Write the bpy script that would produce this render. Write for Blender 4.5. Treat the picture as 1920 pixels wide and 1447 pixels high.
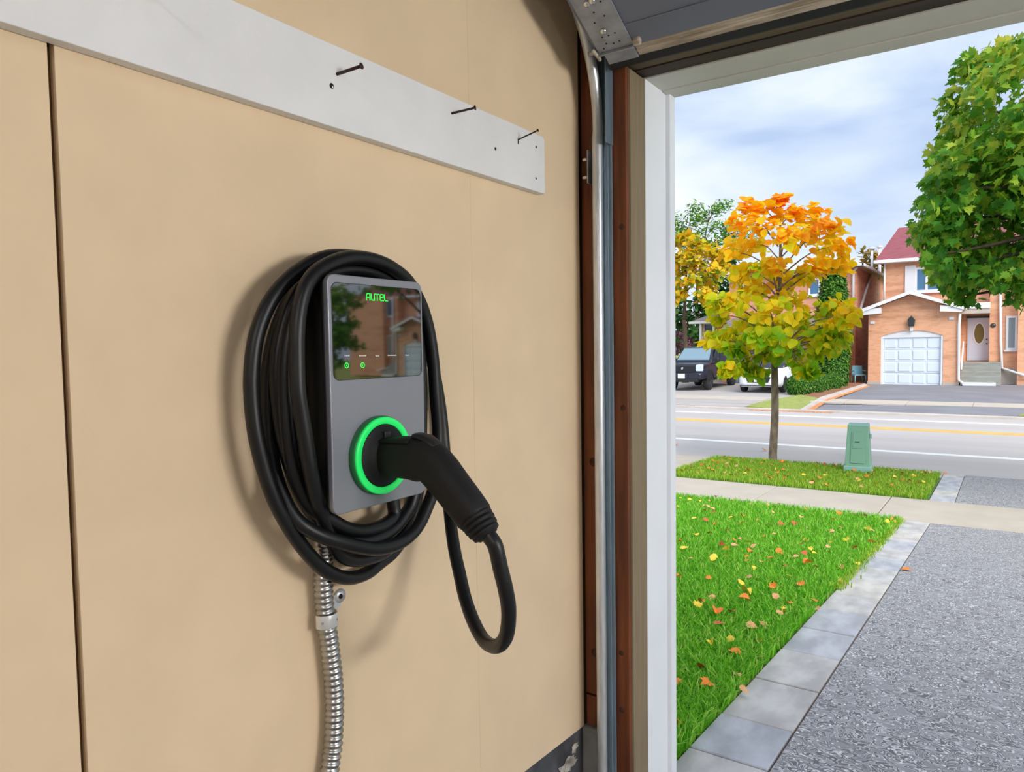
import bpy, math, random
import numpy as np
from mathutils import Vector

for o in list(bpy.data.objects): bpy.data.objects.remove(o)
SC = bpy.context.scene
COL = SC.collection
PI = math.pi

# ------------------------------------------------------------------ camera
FPX = 1355.5
YAW, PIT, ROL = (math.radians(a) for a in (34.309, 3.038, -0.8495))
CAM = np.array([0.88, 0.0, 1.45])
_f = np.array([-math.sin(YAW)*math.cos(PIT), math.cos(YAW)*math.cos(PIT), -math.sin(PIT)])
_r0 = np.array([math.cos(YAW), math.sin(YAW), 0.0]); _u0 = np.cross(_r0, _f)
_r = math.cos(ROL)*_r0 + math.sin(ROL)*_u0
_u = math.cos(ROL)*_u0 - math.sin(ROL)*_r0
cd = bpy.data.cameras.new('camera'); cam = bpy.data.objects.new('camera', cd); COL.objects.link(cam)
cd.sensor_fit = 'HORIZONTAL'; cd.sensor_width = 36.0; cd.lens = FPX/1920*36.0
cd.clip_start = 0.02; cd.clip_end = 500
from mathutils import Matrix
M4 = Matrix.Identity(4)
for i in range(3):
    M4[i][0] = _r[i]; M4[i][1] = _u[i]; M4[i][2] = -_f[i]; M4[i][3] = CAM[i]
cam.matrix_world = M4
SC.camera = cam

def ray(x, y): return _f + (x-960)/FPX*_r - (y-723.5)/FPX*_u
def onX(x, y, X): d = ray(x, y); return CAM + d*(X-CAM[0])/d[0]
def onY(x, y, Y): d = ray(x, y); return CAM + d*(Y-CAM[1])/d[1]

# ------------------------------------------------------------------ colour management
vs = SC.view_settings
SC.display_settings.display_device = 'sRGB'
vs.view_transform = 'Standard'; vs.look = 'None'; vs.exposure = 0.0; vs.gamma = 1.0
vs.use_curve_mapping = False

# ------------------------------------------------------------------ world: cloudy bright sky
W = bpy.data.worlds.new('sky'); SC.world = W; W.use_nodes = True
nt = W.node_tree; nt.nodes.clear()
def N(t, k, **kw):
    n = t.nodes.new(k)
    for a, b in kw.items(): setattr(n, a, b)
    return n
tc = N(nt, 'ShaderNodeTexCoord'); mp = N(nt, 'ShaderNodeMapping')
mp.inputs['Scale'].default_value = (1.5, 1.5, 4.6); mp.inputs['Location'].default_value = (0.35, 0.1, 0.25)
nz = N(nt, 'ShaderNodeTexNoise'); nz.inputs['Scale'].default_value = 2.3; nz.inputs['Detail'].default_value = 5; nz.inputs['Roughness'].default_value = 0.45
nz.inputs['Distortion'].default_value = 0.25
cr = N(nt, 'ShaderNodeValToRGB')
e = cr.color_ramp.elements
e[0].position = 0.36; e[0].color = (0.44, 0.56, 0.78, 1)
e[1].position = 0.66; e[1].color = (0.86, 0.90, 0.96, 1)
m = cr.color_ramp.elements.new(0.50); m.color = (0.62, 0.72, 0.89, 1)
bg = N(nt, 'ShaderNodeBackground'); bg.inputs['Strength'].default_value = 1.2
wo = N(nt, 'ShaderNodeOutputWorld')
nt.links.new(tc.outputs['Generated'], mp.inputs['Vector']); nt.links.new(mp.outputs[0], nz.inputs['Vector'])
nt.links.new(nz.outputs['Fac'], cr.inputs['Fac']); nt.links.new(cr.outputs[0], bg.inputs['Color']); nt.links.new(bg.outputs[0], wo.inputs[0])

# ------------------------------------------------------------------ veiled sun behind our house, high on the right
sd = bpy.data.lights.new('sun', 'SUN'); sd.energy = 4.2; sd.angle = math.radians(50); sd.color = (1.0, 0.965, 0.91)
so = bpy.data.objects.new('sun', sd); COL.objects.link(so)
so.rotation_euler = Vector((0.75, -0.55, 0.72)).to_track_quat('Z', 'Y').to_euler()

# ------------------------------------------------------------------ materials
MATS = {}
def lin(c):
    return tuple(((x/255)/12.92 if x/255 <= 0.04045 else ((x/255+0.055)/1.055)**2.4) for x in c)
def mat(name, col, rough=0.6, metal=0.0, var=0.0, scale=20.0, stretch=(1, 1, 1), bump=0.0, bscale=None, col2=None, emit=None, ior=None, estr=1.0, detail=4.0, spec=None, lo=0.35, hi=0.65, coord='Object'):
    if name in MATS: return MATS[name]
    m = bpy.data.materials.new(name); m.use_nodes = True
    t = m.node_tree; b = t.nodes['Principled BSDF']
    b.inputs['Roughness'].default_value = rough; b.inputs['Metallic'].default_value = metal
    b.inputs['Base Color'].default_value = (*col, 1)
    if ior: b.inputs['IOR'].default_value = ior
    if spec is not None: b.inputs['Specular IOR Level'].default_value = spec
    if emit:
        b.inputs['Emission Color'].default_value = (*emit, 1); b.inputs['Emission Strength'].default_value = estr
    if var > 0 or bump > 0 or col2:
        c = N(t, 'ShaderNodeTexCoord'); mpn = N(t, 'ShaderNodeMapping'); mpn.inputs['Scale'].default_value = stretch
        t.links.new(c.outputs[coord], mpn.inputs['Vector'])
        n = N(t, 'ShaderNodeTexNoise'); n.inputs['Scale'].default_value = scale; n.inputs['Detail'].default_value = detail
        t.links.new(mpn.outputs[0], n.inputs['Vector'])
        if var > 0 or col2:
            r = N(t, 'ShaderNodeValToRGB'); el = r.color_ramp.elements
            el[0].position = lo; el[1].position = hi
            a = col2 if col2 else tuple(max(0, x*(1-var)) for x in col)
            z = col if col2 else tuple(min(1, x*(1+var)) for x in col)
            el[0].color = (*a, 1); el[1].color = (*z, 1)
            t.links.new(n.outputs['Fac'], r.inputs['Fac']); t.links.new(r.outputs[0], b.inputs['Base Color'])
        if bump > 0:
            bn = N(t, 'ShaderNodeBump'); bn.inputs['Strength'].default_value = bump; bn.inputs['Distance'].default_value = 0.01
            if bscale:
                n2 = N(t, 'ShaderNodeTexNoise'); n2.inputs['Scale'].default_value = bscale; n2.inputs['Detail'].default_value = 3
                t.links.new(mpn.outputs[0], n2.inputs['Vector']); t.links.new(n2.outputs['Fac'], bn.inputs['Height'])
            else: t.links.new(n.outputs['Fac'], bn.inputs['Height'])
            t.links.new(bn.outputs[0], b.inputs['Normal'])
    MATS[name] = m; return m

def brick_mat(name, c1, c2, mortar):
    m = bpy.data.materials.new(name); m.use_nodes = True; t = m.node_tree; b = t.nodes['Principled BSDF']; b.inputs['Roughness'].default_value = 0.85
    g = N(t, 'ShaderNodeNewGeometry'); s = N(t, 'ShaderNodeSeparateXYZ'); ad = N(t, 'ShaderNodeMath', operation='ADD'); cb = N(t, 'ShaderNodeCombineXYZ')
    t.links.new(g.outputs['Position'], s.inputs[0]); t.links.new(s.outputs['X'], ad.inputs[0]); t.links.new(s.outputs['Y'], ad.inputs[1])
    t.links.new(ad.outputs[0], cb.inputs['X']); t.links.new(s.outputs['Z'], cb.inputs['Y'])
    br = N(t, 'ShaderNodeTexBrick'); br.inputs['Scale'].default_value = 1.0
    br.inputs['Brick Width'].default_value = 0.21; br.inputs['Row Height'].default_value = 0.075; br.inputs['Mortar Size'].default_value = 0.006
    br.inputs['Color1'].default_value = (*c1, 1); br.inputs['Color2'].default_value = (*c2, 1); br.inputs['Mortar'].default_value = (*mortar, 1)
    br.inputs['Bias'].default_value = -0.35
    t.links.new(cb.outputs[0], br.inputs['Vector'])
    n = N(t, 'ShaderNodeTexNoise'); n.inputs['Scale'].default_value = 0.9; n.inputs['Detail'].default_value = 4
    mp2 = N(t, 'ShaderNodeMapping'); mp2.inputs['Scale'].default_value = (0.6, 0.6, 4)
    t.links.new(g.outputs['Position'], mp2.inputs['Vector']); t.links.new(mp2.outputs[0], n.inputs['Vector'])
    mx = N(t, 'ShaderNodeMix', data_type='RGBA', blend_type='MULTIPLY'); mx.inputs['Factor'].default_value = 1.0
    r = N(t, 'ShaderNodeValToRGB'); r.color_ramp.elements[0].position = 0.25; r.color_ramp.elements[0].color = (.72, .66, .62, 1); r.color_ramp.elements[1].position = 0.5; r.color_ramp.elements[1].color = (1, 1, 1, 1)
    t.links.new(n.outputs['Fac'], r.inputs['Fac']); t.links.new(br.outputs['Color'], mx.inputs['A']); t.links.new(r.outputs[0], mx.inputs['B'])
    t.links.new(mx.outputs['Result'], b.inputs['Base Color'])
    MATS[name] = m; return m

def leaf_mat(name, stops, zlo=None, zhi=None, rnd=0.5, transl=0.4, sat_noise=0.0):
    """leaf colour from a random value per leaf, optionally mixed with the height in the crown"""
    m = bpy.data.materials.new(name); m.use_nodes = True; t = m.node_tree; t.nodes.clear()
    out = N(t, 'ShaderNodeOutputMaterial'); g = N(t, 'ShaderNodeNewGeometry'); oi = N(t, 'ShaderNodeObjectInfo')
    a = N(t, 'ShaderNodeMath', operation='ADD'); fr = N(t, 'ShaderNodeMath', operation='FRACT')
    t.links.new(g.outputs['Random Per Island'], a.inputs[0]); t.links.new(oi.outputs['Random'], a.inputs[1]); t.links.new(a.outputs[0], fr.inputs[0])
    val = fr.outputs[0]
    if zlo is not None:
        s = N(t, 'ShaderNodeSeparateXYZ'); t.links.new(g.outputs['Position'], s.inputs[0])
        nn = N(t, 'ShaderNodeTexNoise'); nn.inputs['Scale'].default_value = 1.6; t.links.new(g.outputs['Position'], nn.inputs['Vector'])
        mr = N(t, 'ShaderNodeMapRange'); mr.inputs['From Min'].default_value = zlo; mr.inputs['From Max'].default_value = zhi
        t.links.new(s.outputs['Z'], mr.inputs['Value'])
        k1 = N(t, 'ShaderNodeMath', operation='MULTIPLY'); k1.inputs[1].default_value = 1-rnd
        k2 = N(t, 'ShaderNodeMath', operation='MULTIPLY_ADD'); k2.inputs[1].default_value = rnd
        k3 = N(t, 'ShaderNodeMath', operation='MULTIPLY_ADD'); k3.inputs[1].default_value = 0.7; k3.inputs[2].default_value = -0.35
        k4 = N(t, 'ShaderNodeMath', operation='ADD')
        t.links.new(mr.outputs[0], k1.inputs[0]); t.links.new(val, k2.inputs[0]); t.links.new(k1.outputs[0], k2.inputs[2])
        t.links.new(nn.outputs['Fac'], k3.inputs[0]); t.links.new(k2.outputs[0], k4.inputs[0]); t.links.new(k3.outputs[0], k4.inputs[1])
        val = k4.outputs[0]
    r = N(t, 'ShaderNodeValToRGB'); els = r.color_ramp.elements
    els[0].position, els[0].color = stops[0][0], (*stops[0][1], 1)
    els[1].position, els[1].color = stops[-1][0], (*stops[-1][1], 1)
    for p, c in stops[1:-1]:
        q = els.new(p); q.color = (*c, 1)
    t.links.new(val, r.inputs['Fac'])
    b = N(t, 'ShaderNodeBsdfPrincipled'); b.inputs['Roughness'].default_value = 0.55; b.inputs['Specular IOR Level'].default_value = 0.3
    tr = N(t, 'ShaderNodeBsdfTranslucent'); mx = N(t, 'ShaderNodeMixShader'); mx.inputs['Fac'].default_value = transl
    t.links.new(r.outputs[0], b.inputs['Base Color']); t.links.new(r.outputs[0], tr.inputs['Color'])
    t.links.new(b.outputs[0], mx.inputs[1]); t.links.new(tr.outputs[0], mx.inputs[2]); t.links.new(mx.outputs[0], out.inputs['Surface'])
    MATS[name] = m; return m

# ------------------------------------------------------------------ mesh helpers
def link(o, parent=None):
    COL.objects.link(o)
    if parent is not None: o.parent = parent
    return o
def tag(o, label=None, cat=None, group=None, kind=None):
    if label: o['label'] = label
    if cat: o['category'] = cat
    if group: o['group'] = group
    if kind: o['kind'] = kind
    return o
def empty(name, loc, label, cat, group=None, kind=None, rz=0.0):
    o = bpy.data.objects.new(name, None); o.empty_display_size = 0.05; o.location = loc; o.rotation_euler = (0, 0, rz); link(o)
    return tag(o, label, cat, group, kind)
def copy_tree(o, parent=None):
    c = o.copy(); link(c, parent)
    if parent is not None: c.matrix_parent_inverse = o.matrix_parent_inverse.copy()
    for ch in list(o.children): copy_tree(ch, c)
    return c

def smooth_path(P, n=8):
    """Catmull-Rom through the points"""
    P = [np.array(p, float) for p in P]; Q = [2*P[0]-P[1]] + P + [2*P[-1]-P[-2]]; out = []
    for i in range(1, len(Q)-2):
        p0, p1, p2, p3 = Q[i-1:i+3]
        for k in range(n):
            s = k/n
            out.append(0.5*((2*p1)+(-p0+p2)*s+(2*p0-5*p1+4*p2-p3)*s*s+(-p0+3*p1-3*p2+p3)*s**3))
    out.append(P[-1]); return out

class MB:
    def __init__(s): s.v = []; s.f = []; s.s = []
    def add(s, vs_, fs, smooth=False):
        o = len(s.v); s.v += [tuple(float(c) for c in v) for v in vs_]
        for f in fs: s.f.append(tuple(i+o for i in f)); s.s.append(smooth)
        return s
    def box(s, x0, x1, y0, y1, z0, z1):
        x0, x1 = sorted((x0, x1)); y0, y1 = sorted((y0, y1)); z0, z1 = sorted((z0, z1))
        return s.add([(x0,y0,z0),(x1,y0,z0),(x1,y1,z0),(x0,y1,z0),(x0,y0,z1),(x1,y0,z1),(x1,y1,z1),(x0,y1,z1)],
              [(0,3,2,1),(4,5,6,7),(0,1,5,4),(1,2,6,5),(2,3,7,6),(3,0,4,7)])
    def obox(s, c, ax, half):
        c = np.array(c, float); A = [np.array(a, float)/np.linalg.norm(a)*h for a, h in zip(ax, half)]
        vv = [c+i*A[0]+j*A[1]+k*A[2] for k in (-1,1) for (i,j) in ((-1,-1),(1,-1),(1,1),(-1,1))]
        return s.add(vv, [(0,3,2,1),(4,5,6,7),(0,1,5,4),(1,2,6,5),(2,3,7,6),(3,0,4,7)])
    def loft(s, rings, caps=True, smooth=True, closed=False):
        n = len(rings[0]); o = len(s.v)
        for r in rings: s.v += [tuple(float(c) for c in v) for v in r]
        m = len(rings)
        for i in range(m if closed else m-1):
            for k in range(n):
                a = o+i*n+k; b = o+i*n+(k+1) % n; i2 = (i+1) % m
                s.f.append((a, b, o+i2*n+(k+1) % n, o+i2*n+k)); s.s.append(smooth)
        if caps and not closed:
            s.f.append(tuple(o+k for k in range(n))[::-1]); s.s.append(False)
            s.f.append(tuple(o+(m-1)*n+k for k in range(n))); s.s.append(False)
        return s
    def tube(s, P, rad, n=12, caps=True, up=(0, 0, 1), ell=1.0, smooth=True):
        P = [np.array(p, float) for p in P]; m = len(P)
        if not hasattr(rad, '__len__'): rad = [rad]*m
        T = [P[min(i+1, m-1)]-P[max(i-1, 0)] for i in range(m)]; T = [t/(np.linalg.norm(t)+1e-12) for t in T]
        u = np.array(up, float)
        if abs(u@T[0]) > 0.95: u = np.array([1.0, 0, 0])
        u = u-(u@T[0])*T[0]; u /= np.linalg.norm(u); rings = []
        for i in range(m):
            u = u-(u@T[i])*T[i]; u /= np.linalg.norm(u); w = np.cross(T[i], u)
            rings.append([P[i]+rad[i]*(math.cos(2*PI*k/n)*u*ell+math.sin(2*PI*k/n)*w) for k in range(n)])
        return s.loft(rings, caps, smooth)
    def prism(s, poly, plane, a, b, smooth=False):
        """poly of 2D points in plane 'xy','xz','yz', extruded between a and b on the third axis"""
        def P(p, c): return {'xy': (p[0], p[1], c), 'xz': (p[0], c, p[1]), 'yz': (c, p[0], p[1])}[plane]
        n = len(poly); o = len(s.v)
        s.v += [P(p, a) for p in poly]+[P(p, b) for p in poly]
        s.f.append(tuple(range(o, o+n))[::-1]); s.f.append(tuple(range(o+n, o+2*n))); s.s += [False, False]
        for k in range(n): s.f.append((o+k, o+(k+1) % n, o+n+(k+1) % n, o+n+k)); s.s.append(smooth)
        return s
    def lathe(s, prof, org, axis=(0, 0, 1), n=24, smooth=True):
        """prof: list of (radius, distance along the axis)"""
        ax = np.array(axis, float); ax /= np.linalg.norm(ax); t = np.array((0, 0, 1.0)) if abs(ax[2]) < 0.9 else np.array((1.0, 0, 0))
        u = np.cross(ax, t); u /= np.linalg.norm(u); w = np.cross(ax, u); org = np.array(org, float)
        return s.loft([[org+ax*d+max(r, 1e-5)*(math.cos(2*PI*k/n)*u+math.sin(2*PI*k/n)*w) for k in range(n)] for r, d in prof], True, smooth)
    def build(s, name, m, parent=None, bevel=0.0, seg=2, fix=True, kind=None, label=None):
        me = bpy.data.meshes.new(name); me.from_pydata(s.v, [], s.f)
        me.polygons.foreach_set('use_smooth', s.s)
        if fix:
            import bmesh
            bm = bmesh.new(); bm.from_mesh(me); bmesh.ops.recalc_face_normals(bm, faces=bm.faces); bm.to_mesh(me); bm.free()
        me.materials.append(MATS[m] if isinstance(m, str) else m); me.update()
        o = bpy.data.objects.new(name, me); link(o, parent)
        if bevel > 0:
            b = o.modifiers.new('bevel', 'BEVEL'); b.width = bevel; b.segments = seg; b.limit_method = 'ANGLE'; b.angle_limit = math.radians(40)
        if kind: o['kind'] = kind
        if label: o['label'] = label
        return o

def rrect(a0, a1, b0, b1, r, n=6):
    """rounded rectangle outline as 2D points"""
    out = []
    for cx, cy, s0 in ((a1-r, b1-r, 0), (a0+r, b1-r, 90), (a0+r, b0+r, 180), (a1-r, b0+r, 270)):
        for k in range(n+1):
            t = math.radians(s0+90*k/n); out.append((cx+r*math.cos(t), cy+r*math.sin(t)))
    return out

def big_mesh(name, V, Fi, m, parent=None, smooth=False):
    """V (n,3) array, Fi (m,k) array of equal-sized faces"""
    me = bpy.data.meshes.new(name); nf, k = Fi.shape
    me.vertices.add(len(V)); me.vertices.foreach_set('co', V.astype(np.float32).ravel())
    me.loops.add(nf*k); me.loops.foreach_set('vertex_index', Fi.astype(np.int32).ravel())
    me.polygons.add(nf); me.polygons.foreach_set('loop_start', np.arange(0, nf*k, k, dtype=np.int32))
    if smooth: me.polygons.foreach_set('use_smooth', np.ones(nf, dtype=bool))
    me.update(calc_edges=True); me.validate()
    me.materials.append(MATS[m] if isinstance(m, str) else m)
    o = bpy.data.objects.new(name, me); link(o, parent); return o

# ground heights along Y (the plot falls to the street, the far side rises a little)
def G(Y):
    if Y <= 9.55: return -0.03-0.0804*(Y-1.84)
    if Y <= 11.1: return -0.65-0.02*(Y-9.55)
    if Y <= 14.0: return -0.681-0.03*(Y-11.1)
    if Y <= 26.15: return -0.90
    return -0.80+0.0113*(Y-26.15)
def onG(x, y):
    d = ray(x, y); lo, hi = 1.5, 120.0
    for _ in range(60):
        mid = (lo+hi)/2; p = CAM+d*(mid/d[1])
        if p[2] > G(p[1]): lo = mid
        else: hi = mid
    return CAM+d*(lo/d[1])
def slab(name, poly, m, lift=0.0, thick=0.06, parent=None, kind=None, label=None, cat=None):
    n = len(poly); b = MB()
    b.v = [(float(x), float(y), G(y)+lift) for x, y in poly]+[(float(x), float(y), G(y)+lift-thick) for x, y in poly]
    b.f = [tuple(range(n)), tuple(range(n, 2*n))[::-1]]+[(k, n+k, n+(k+1) % n, (k+1) % n) for k in range(n)]; b.s = [False]*len(b.f)
    o = b.build(name, m, parent)
    if kind: o['kind'] = kind
    if label: o['label'] = label
    if cat: o['category'] = cat
    return o
def strip(x0, x1, y0, y1): return [(x0, y0), (x1, y0), (x1, y1), (x0, y1)]
# ------------------------------------------------------------------ material set
mat('tan_wall', lin((227, 203, 169)), 0.85, var=0.03, scale=6, bump=0.04, bscale=260)
mat('seam_dark', lin((96, 66, 36)), 0.9)
mat('white_paint', (0.80, 0.80, 0.81), 0.55, var=0.03, scale=9, bump=0.05, bscale=120)
mat('jamb_white', (0.87, 0.90, 0.95), 0.45, var=0.02, scale=5)
mat('header_pale', lin((205, 203, 195)), 0.6, var=0.04, scale=5)
mat('stop_greige', lin((134, 118, 92)), 0.7, var=0.10, scale=6, stretch=(14, 14, 1))
mat('ceiling_white', (0.78, 0.77, 0.74), 0.9, var=0.02, scale=3)
mat('grey_concrete', lin((132, 130, 126)), 0.9, var=0.25, scale=7, bump=0.3, bscale=40)
mat('floor_concrete', lin((150, 146, 140)), 0.8, var=0.12, scale=3, bump=0.1, bscale=60)
mat('foundation', lin((92, 94, 100)), 0.9, col2=lin((52, 52, 56)), scale=9, bump=0.5, bscale=25)
mat('efflorescence', lin((205, 200, 192)), 0.95, col2=lin((120, 112, 104)), scale=40)
mat('brown_wood', lin((124, 64, 24)), 0.6, col2=lin((84, 40, 14)), scale=5, stretch=(9, 9, 0.7), bump=0.08, bscale=60)
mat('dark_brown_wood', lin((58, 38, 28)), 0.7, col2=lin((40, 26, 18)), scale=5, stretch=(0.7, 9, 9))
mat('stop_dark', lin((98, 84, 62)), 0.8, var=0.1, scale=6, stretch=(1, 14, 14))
mat('knot', lin((66, 30, 14)), 0.7)
mat('galvanised', (0.66, 0.69, 0.72), 0.36, 0.6, var=0.12, scale=14, stretch=(6, 6, 0.8))
mat('blue_galvanised', (0.22, 0.30, 0.37), 0.45, 0.5, var=0.12, scale=12, stretch=(6, 6, 0.8))
mat('zinc_plate', (0.36, 0.39, 0.44), 0.5, 0.6, var=0.15, scale=30)
mat('bright_zinc', (0.78, 0.79, 0.80), 0.3, 0.6)
mat('bolt_steel', (0.75, 0.74, 0.72), 0.18, 1.0)
mat('rust', lin((110, 62, 42)), 0.85, var=0.3, scale=60)
mat('door_grey', lin((112, 120, 136)), 0.45, var=0.06, scale=4)
mat('seal_pale', lin((206, 196, 180)), 0.7, col2=lin((150, 138, 120)), scale=6, stretch=(1.5, 20, 20))
mat('black_rubber', (0.012, 0.012, 0.013), 0.55)
mat('hole_dark', (0.01, 0.01, 0.01), 0.9)
mat('nail_steel', lin((60, 44, 38)), 0.5, 0.5)
mat('cable_black', (0.0035, 0.004, 0.0055), 0.42, spec=0.42, var=0.1, scale=30)
mat('plug_black', (0.007, 0.007, 0.008), 0.62, spec=0.35, bump=0.03, bscale=500)
mat('body_black', (0.006, 0.006, 0.007), 0.5)
mat('face_grey', lin((140, 142, 152)), 0.40, 0.3, var=0.02, scale=2)
mat('screen_glass', (0.003, 0.004, 0.004), 0.03, ior=2.3)
mat('led_green', (0.02, 0.5, 0.08), 0.4, emit=lin((30, 255, 60)), estr=0.9)
mat('ring_green', (0.02, 0.75, 0.16), 0.35, emit=lin((20, 235, 95)), estr=0.35)
mat('ring_side', (0.01, 0.20, 0.05), 0.4)
mat('print_white', (0.8, 0.82, 0.82), 0.6)
mat('conduit_metal', (0.42, 0.415, 0.405), 0.33, 1.0, var=0.1, scale=40)
mat('fill_lamp_housing', (0.8, 0.8, 0.8), 0.5)
mat('fill_lamp_diffuser', (0.9, 0.9, 0.9), 0.5, emit=(1.0, 0.975, 0.95), estr=38.0)  # glowing face of the fill lamps added to brighten the garage

# ================================================================== GARAGE SHELL
XR = 3.35; YB = -4.2; ZC = 2.78; YF = 1.60; YJ = 1.705; YO = 1.836; XJ = 0.13; XJR = 2.90; ZH = 2.11
ZW = 0.485                                    # tan sheets end here, bare foundation below
wl = MB().box(-0.20, -0.012, YB, YO, 0.0, ZC).build('wall_left', 'seam_dark')
tag(wl, 'tan painted garage side wall of sheets with open vertical seam', 'wall', kind='structure')
ys = [YB, -0.82, 0.3925, 1.1535, 1.597]
gap = [0.004, 0.0035, 0.0001, 0]
for i in range(4):
    a = ys[i]+(gap[i-1] if i else 0); b = ys[i+1]-gap[i]
    z0a = ZW+0.075*(1.60-a)*0.9-0.011; z0b = ZW+0.075*(1.60-b)*0.9-0.011
    MB().prism([(a, z0a), (b, z0b), (b, ZC), (a, ZC)], 'yz', -0.012, 0.0).build('wall_panel', 'tan_wall', wl, bevel=0.0008)
# foundation under the sheets
fd = MB().box(-0.20, -0.006, YB, 1.60, 0.0, ZW+0.45)
fdo = fd.build('foundation_wall', 'foundation', wl, label='bare dark concrete foundation below tan sheets')
rs = random.Random(8)
for cy_, cz_, ry_, rz_ in ((1.44, 0.385, 0.055, 0.03), (1.515, 0.405, 0.05, 0.022), (1.37, 0.345, 0.05, 0.035), (1.555, 0.435, 0.022, 0.014), (1.30, 0.40, 0.028, 0.02)):
    n_ = 26; ph = [rs.uniform(0.55, 1.15) for _ in range(n_)]
    MB().add([(-0.0045, cy_+ry_*ph[k]*math.cos(2*PI*k/n_), cz_+rz_*ph[k]*math.sin(2*PI*k/n_)) for k in range(n_)]+[(-0.003, cy_, cz_)], [(k, (k+1) % n_, n_) for k in range(n_)]).build('mineral_stain', 'efflorescence', fdo)

wr = MB().box(XR, XR+0.2, YB, YO, 0.0, ZC).build('wall_right', 'ceiling_white'); tag(wr, 'pale painted garage wall opposite the charger', 'wall', kind='structure')
wb = MB().box(-0.2, XR+0.2, YB-0.2, YB, 0.0, ZC).build('wall_back', 'ceiling_white'); tag(wb, 'pale painted back wall of the garage', 'wall', kind='structure')
ce = MB().box(-0.2, XR+0.2, YB-0.2, YO, ZC, ZC+0.15).build('ceiling', 'ceiling_white'); tag(ce, 'plain white garage ceiling above raised door', 'ceiling', kind='structure')
fl = MB().box(0, XR, YB, YO, -0.15, 0.0).build('floor', 'floor_concrete'); tag(fl, 'bare grey concrete garage floor', 'floor', kind='structure')
brick_mat('own_brick', lin((196, 140, 108)), lin((176, 118, 88)), lin((178, 160, 144)))
wf = MB().box(-7.0, 0.0, YF+0.06, YO+0.09, -0.2, 4.0).box(XJR+0.06, 8.0, YF+0.06, YO+0.09, -0.2, 4.0).box(0.0, XJR+0.06, YO-0.03, YO+0.09, ZH+0.10, 4.0).build('wall_front', 'own_brick')
tag(wf, 'brick front wall around the open garage doorway', 'wall', kind='structure')

# timber framing beside the opening: two brown studs, concrete foot
t1 = MB().box(0.002, 0.060, YF+0.005, YF+0.06, 0.56, 2.72).build('trim_1', 'brown_wood', bevel=0.002); tag(t1, 'dark brown rough stud in the corner behind door track', 'stud', kind='structure')
t1b = MB().box(0.004, 0.062, YF+0.002, YF+0.06, 0.478, 0.556).build('offcut_block', 'brown_wood', t1, bevel=0.002)
for z, y in ((1.16, 0), (0.67, 0)): MB().lathe([(0.012, 0), (0.011, 0.0012), (0.0, 0.0016)], (0.03, YF+0.0052, z), (0, -1, 0), 14).build('knot', 'knot', t1)
t2 = MB().box(0.064, 0.1285, YF-0.004, YF+0.012, 0.0, ZH+0.002).build('trim_2', 'brown_wood', bevel=0.002); tag(t2, 'reddish brown jamb stud between door track and stop strip', 'stud', kind='structure')
for z, x in ((1.735, 0.115), (1.30, 0.116), (0.69, 0.107), (0.545, 0.107)): MB().lathe([(0.007, 0), (0.006, 0.001), (0.0, 0.0014)], (x, YF-0.0038, z), (0, -1, 0), 14).build('knot', 'knot', t2)
cf = MB().box(-0.006, 0.062, YF-0.006, YF+0.06, 0.0, 0.474).build('trim_3', 'grey_concrete', bevel=0.006); tag(cf, 'grey concrete pier foot below the corner stud', 'pier', kind='structure')
# vinyl stop strip, its lip, the white jamb and the header
t4 = MB().box(0.070, 0.1290, YF+0.013, YJ, 0.0, ZH).build('trim_4', 'stop_greige', bevel=0.0015); tag(t4, 'greige weather stop strip beside white jamb', 'weatherstrip', kind='structure')
MB().box(0.120, 0.1315, YF+0.014, YF+0.052, 0.0, ZH-0.002).build('lip', 'stop_greige', t4, bevel=0.001)
t5 = MB().box(0.06, XJ, YJ, YO, -0.03, ZH+0.03).build('trim_5', 'jamb_white', bevel=0.001); tag(t5, 'bright white door jamb lining the garage opening', 'jamb', kind='structure')
MB().box(0.05, XJ+0.012, YO, YO+0.035, -0.05, ZH+0.10).build('outer_moulding', 'jamb_white', t5, bevel=0.002)
t5b = MB().box(XJR, XJR+0.06, YF, YO+0.03, -0.03, ZH+0.03).build('trim_6', 'jamb_white', bevel=0.001); tag(t5b, 'white door jamb on far side of garage opening', 'jamb', kind='structure')
t6 = MB().box(XJ, XJR, YJ, YO-0.03, ZH, ZH+0.06).build('trim_7', 'header_pale', bevel=0.001); tag(t6, 'pale head casing across top of garage opening', 'lintel', kind='structure')
MB().box(XJ, XJR, YO-0.027, YO+0.035, ZH-0.003, ZH+0.09).build('outer_moulding', 'header_pale', t6, bevel=0.002)
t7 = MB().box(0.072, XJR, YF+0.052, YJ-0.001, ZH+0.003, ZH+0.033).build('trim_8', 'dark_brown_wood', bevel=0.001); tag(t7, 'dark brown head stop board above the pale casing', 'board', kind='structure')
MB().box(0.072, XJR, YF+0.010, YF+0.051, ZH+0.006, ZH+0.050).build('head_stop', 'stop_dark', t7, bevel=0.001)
MB().box(0.062, XJR, YF-0.01, YO-0.031, ZH+0.0605, ZC).build('header_beam', 'dark_brown_wood', t7, bevel=0.002)

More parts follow.
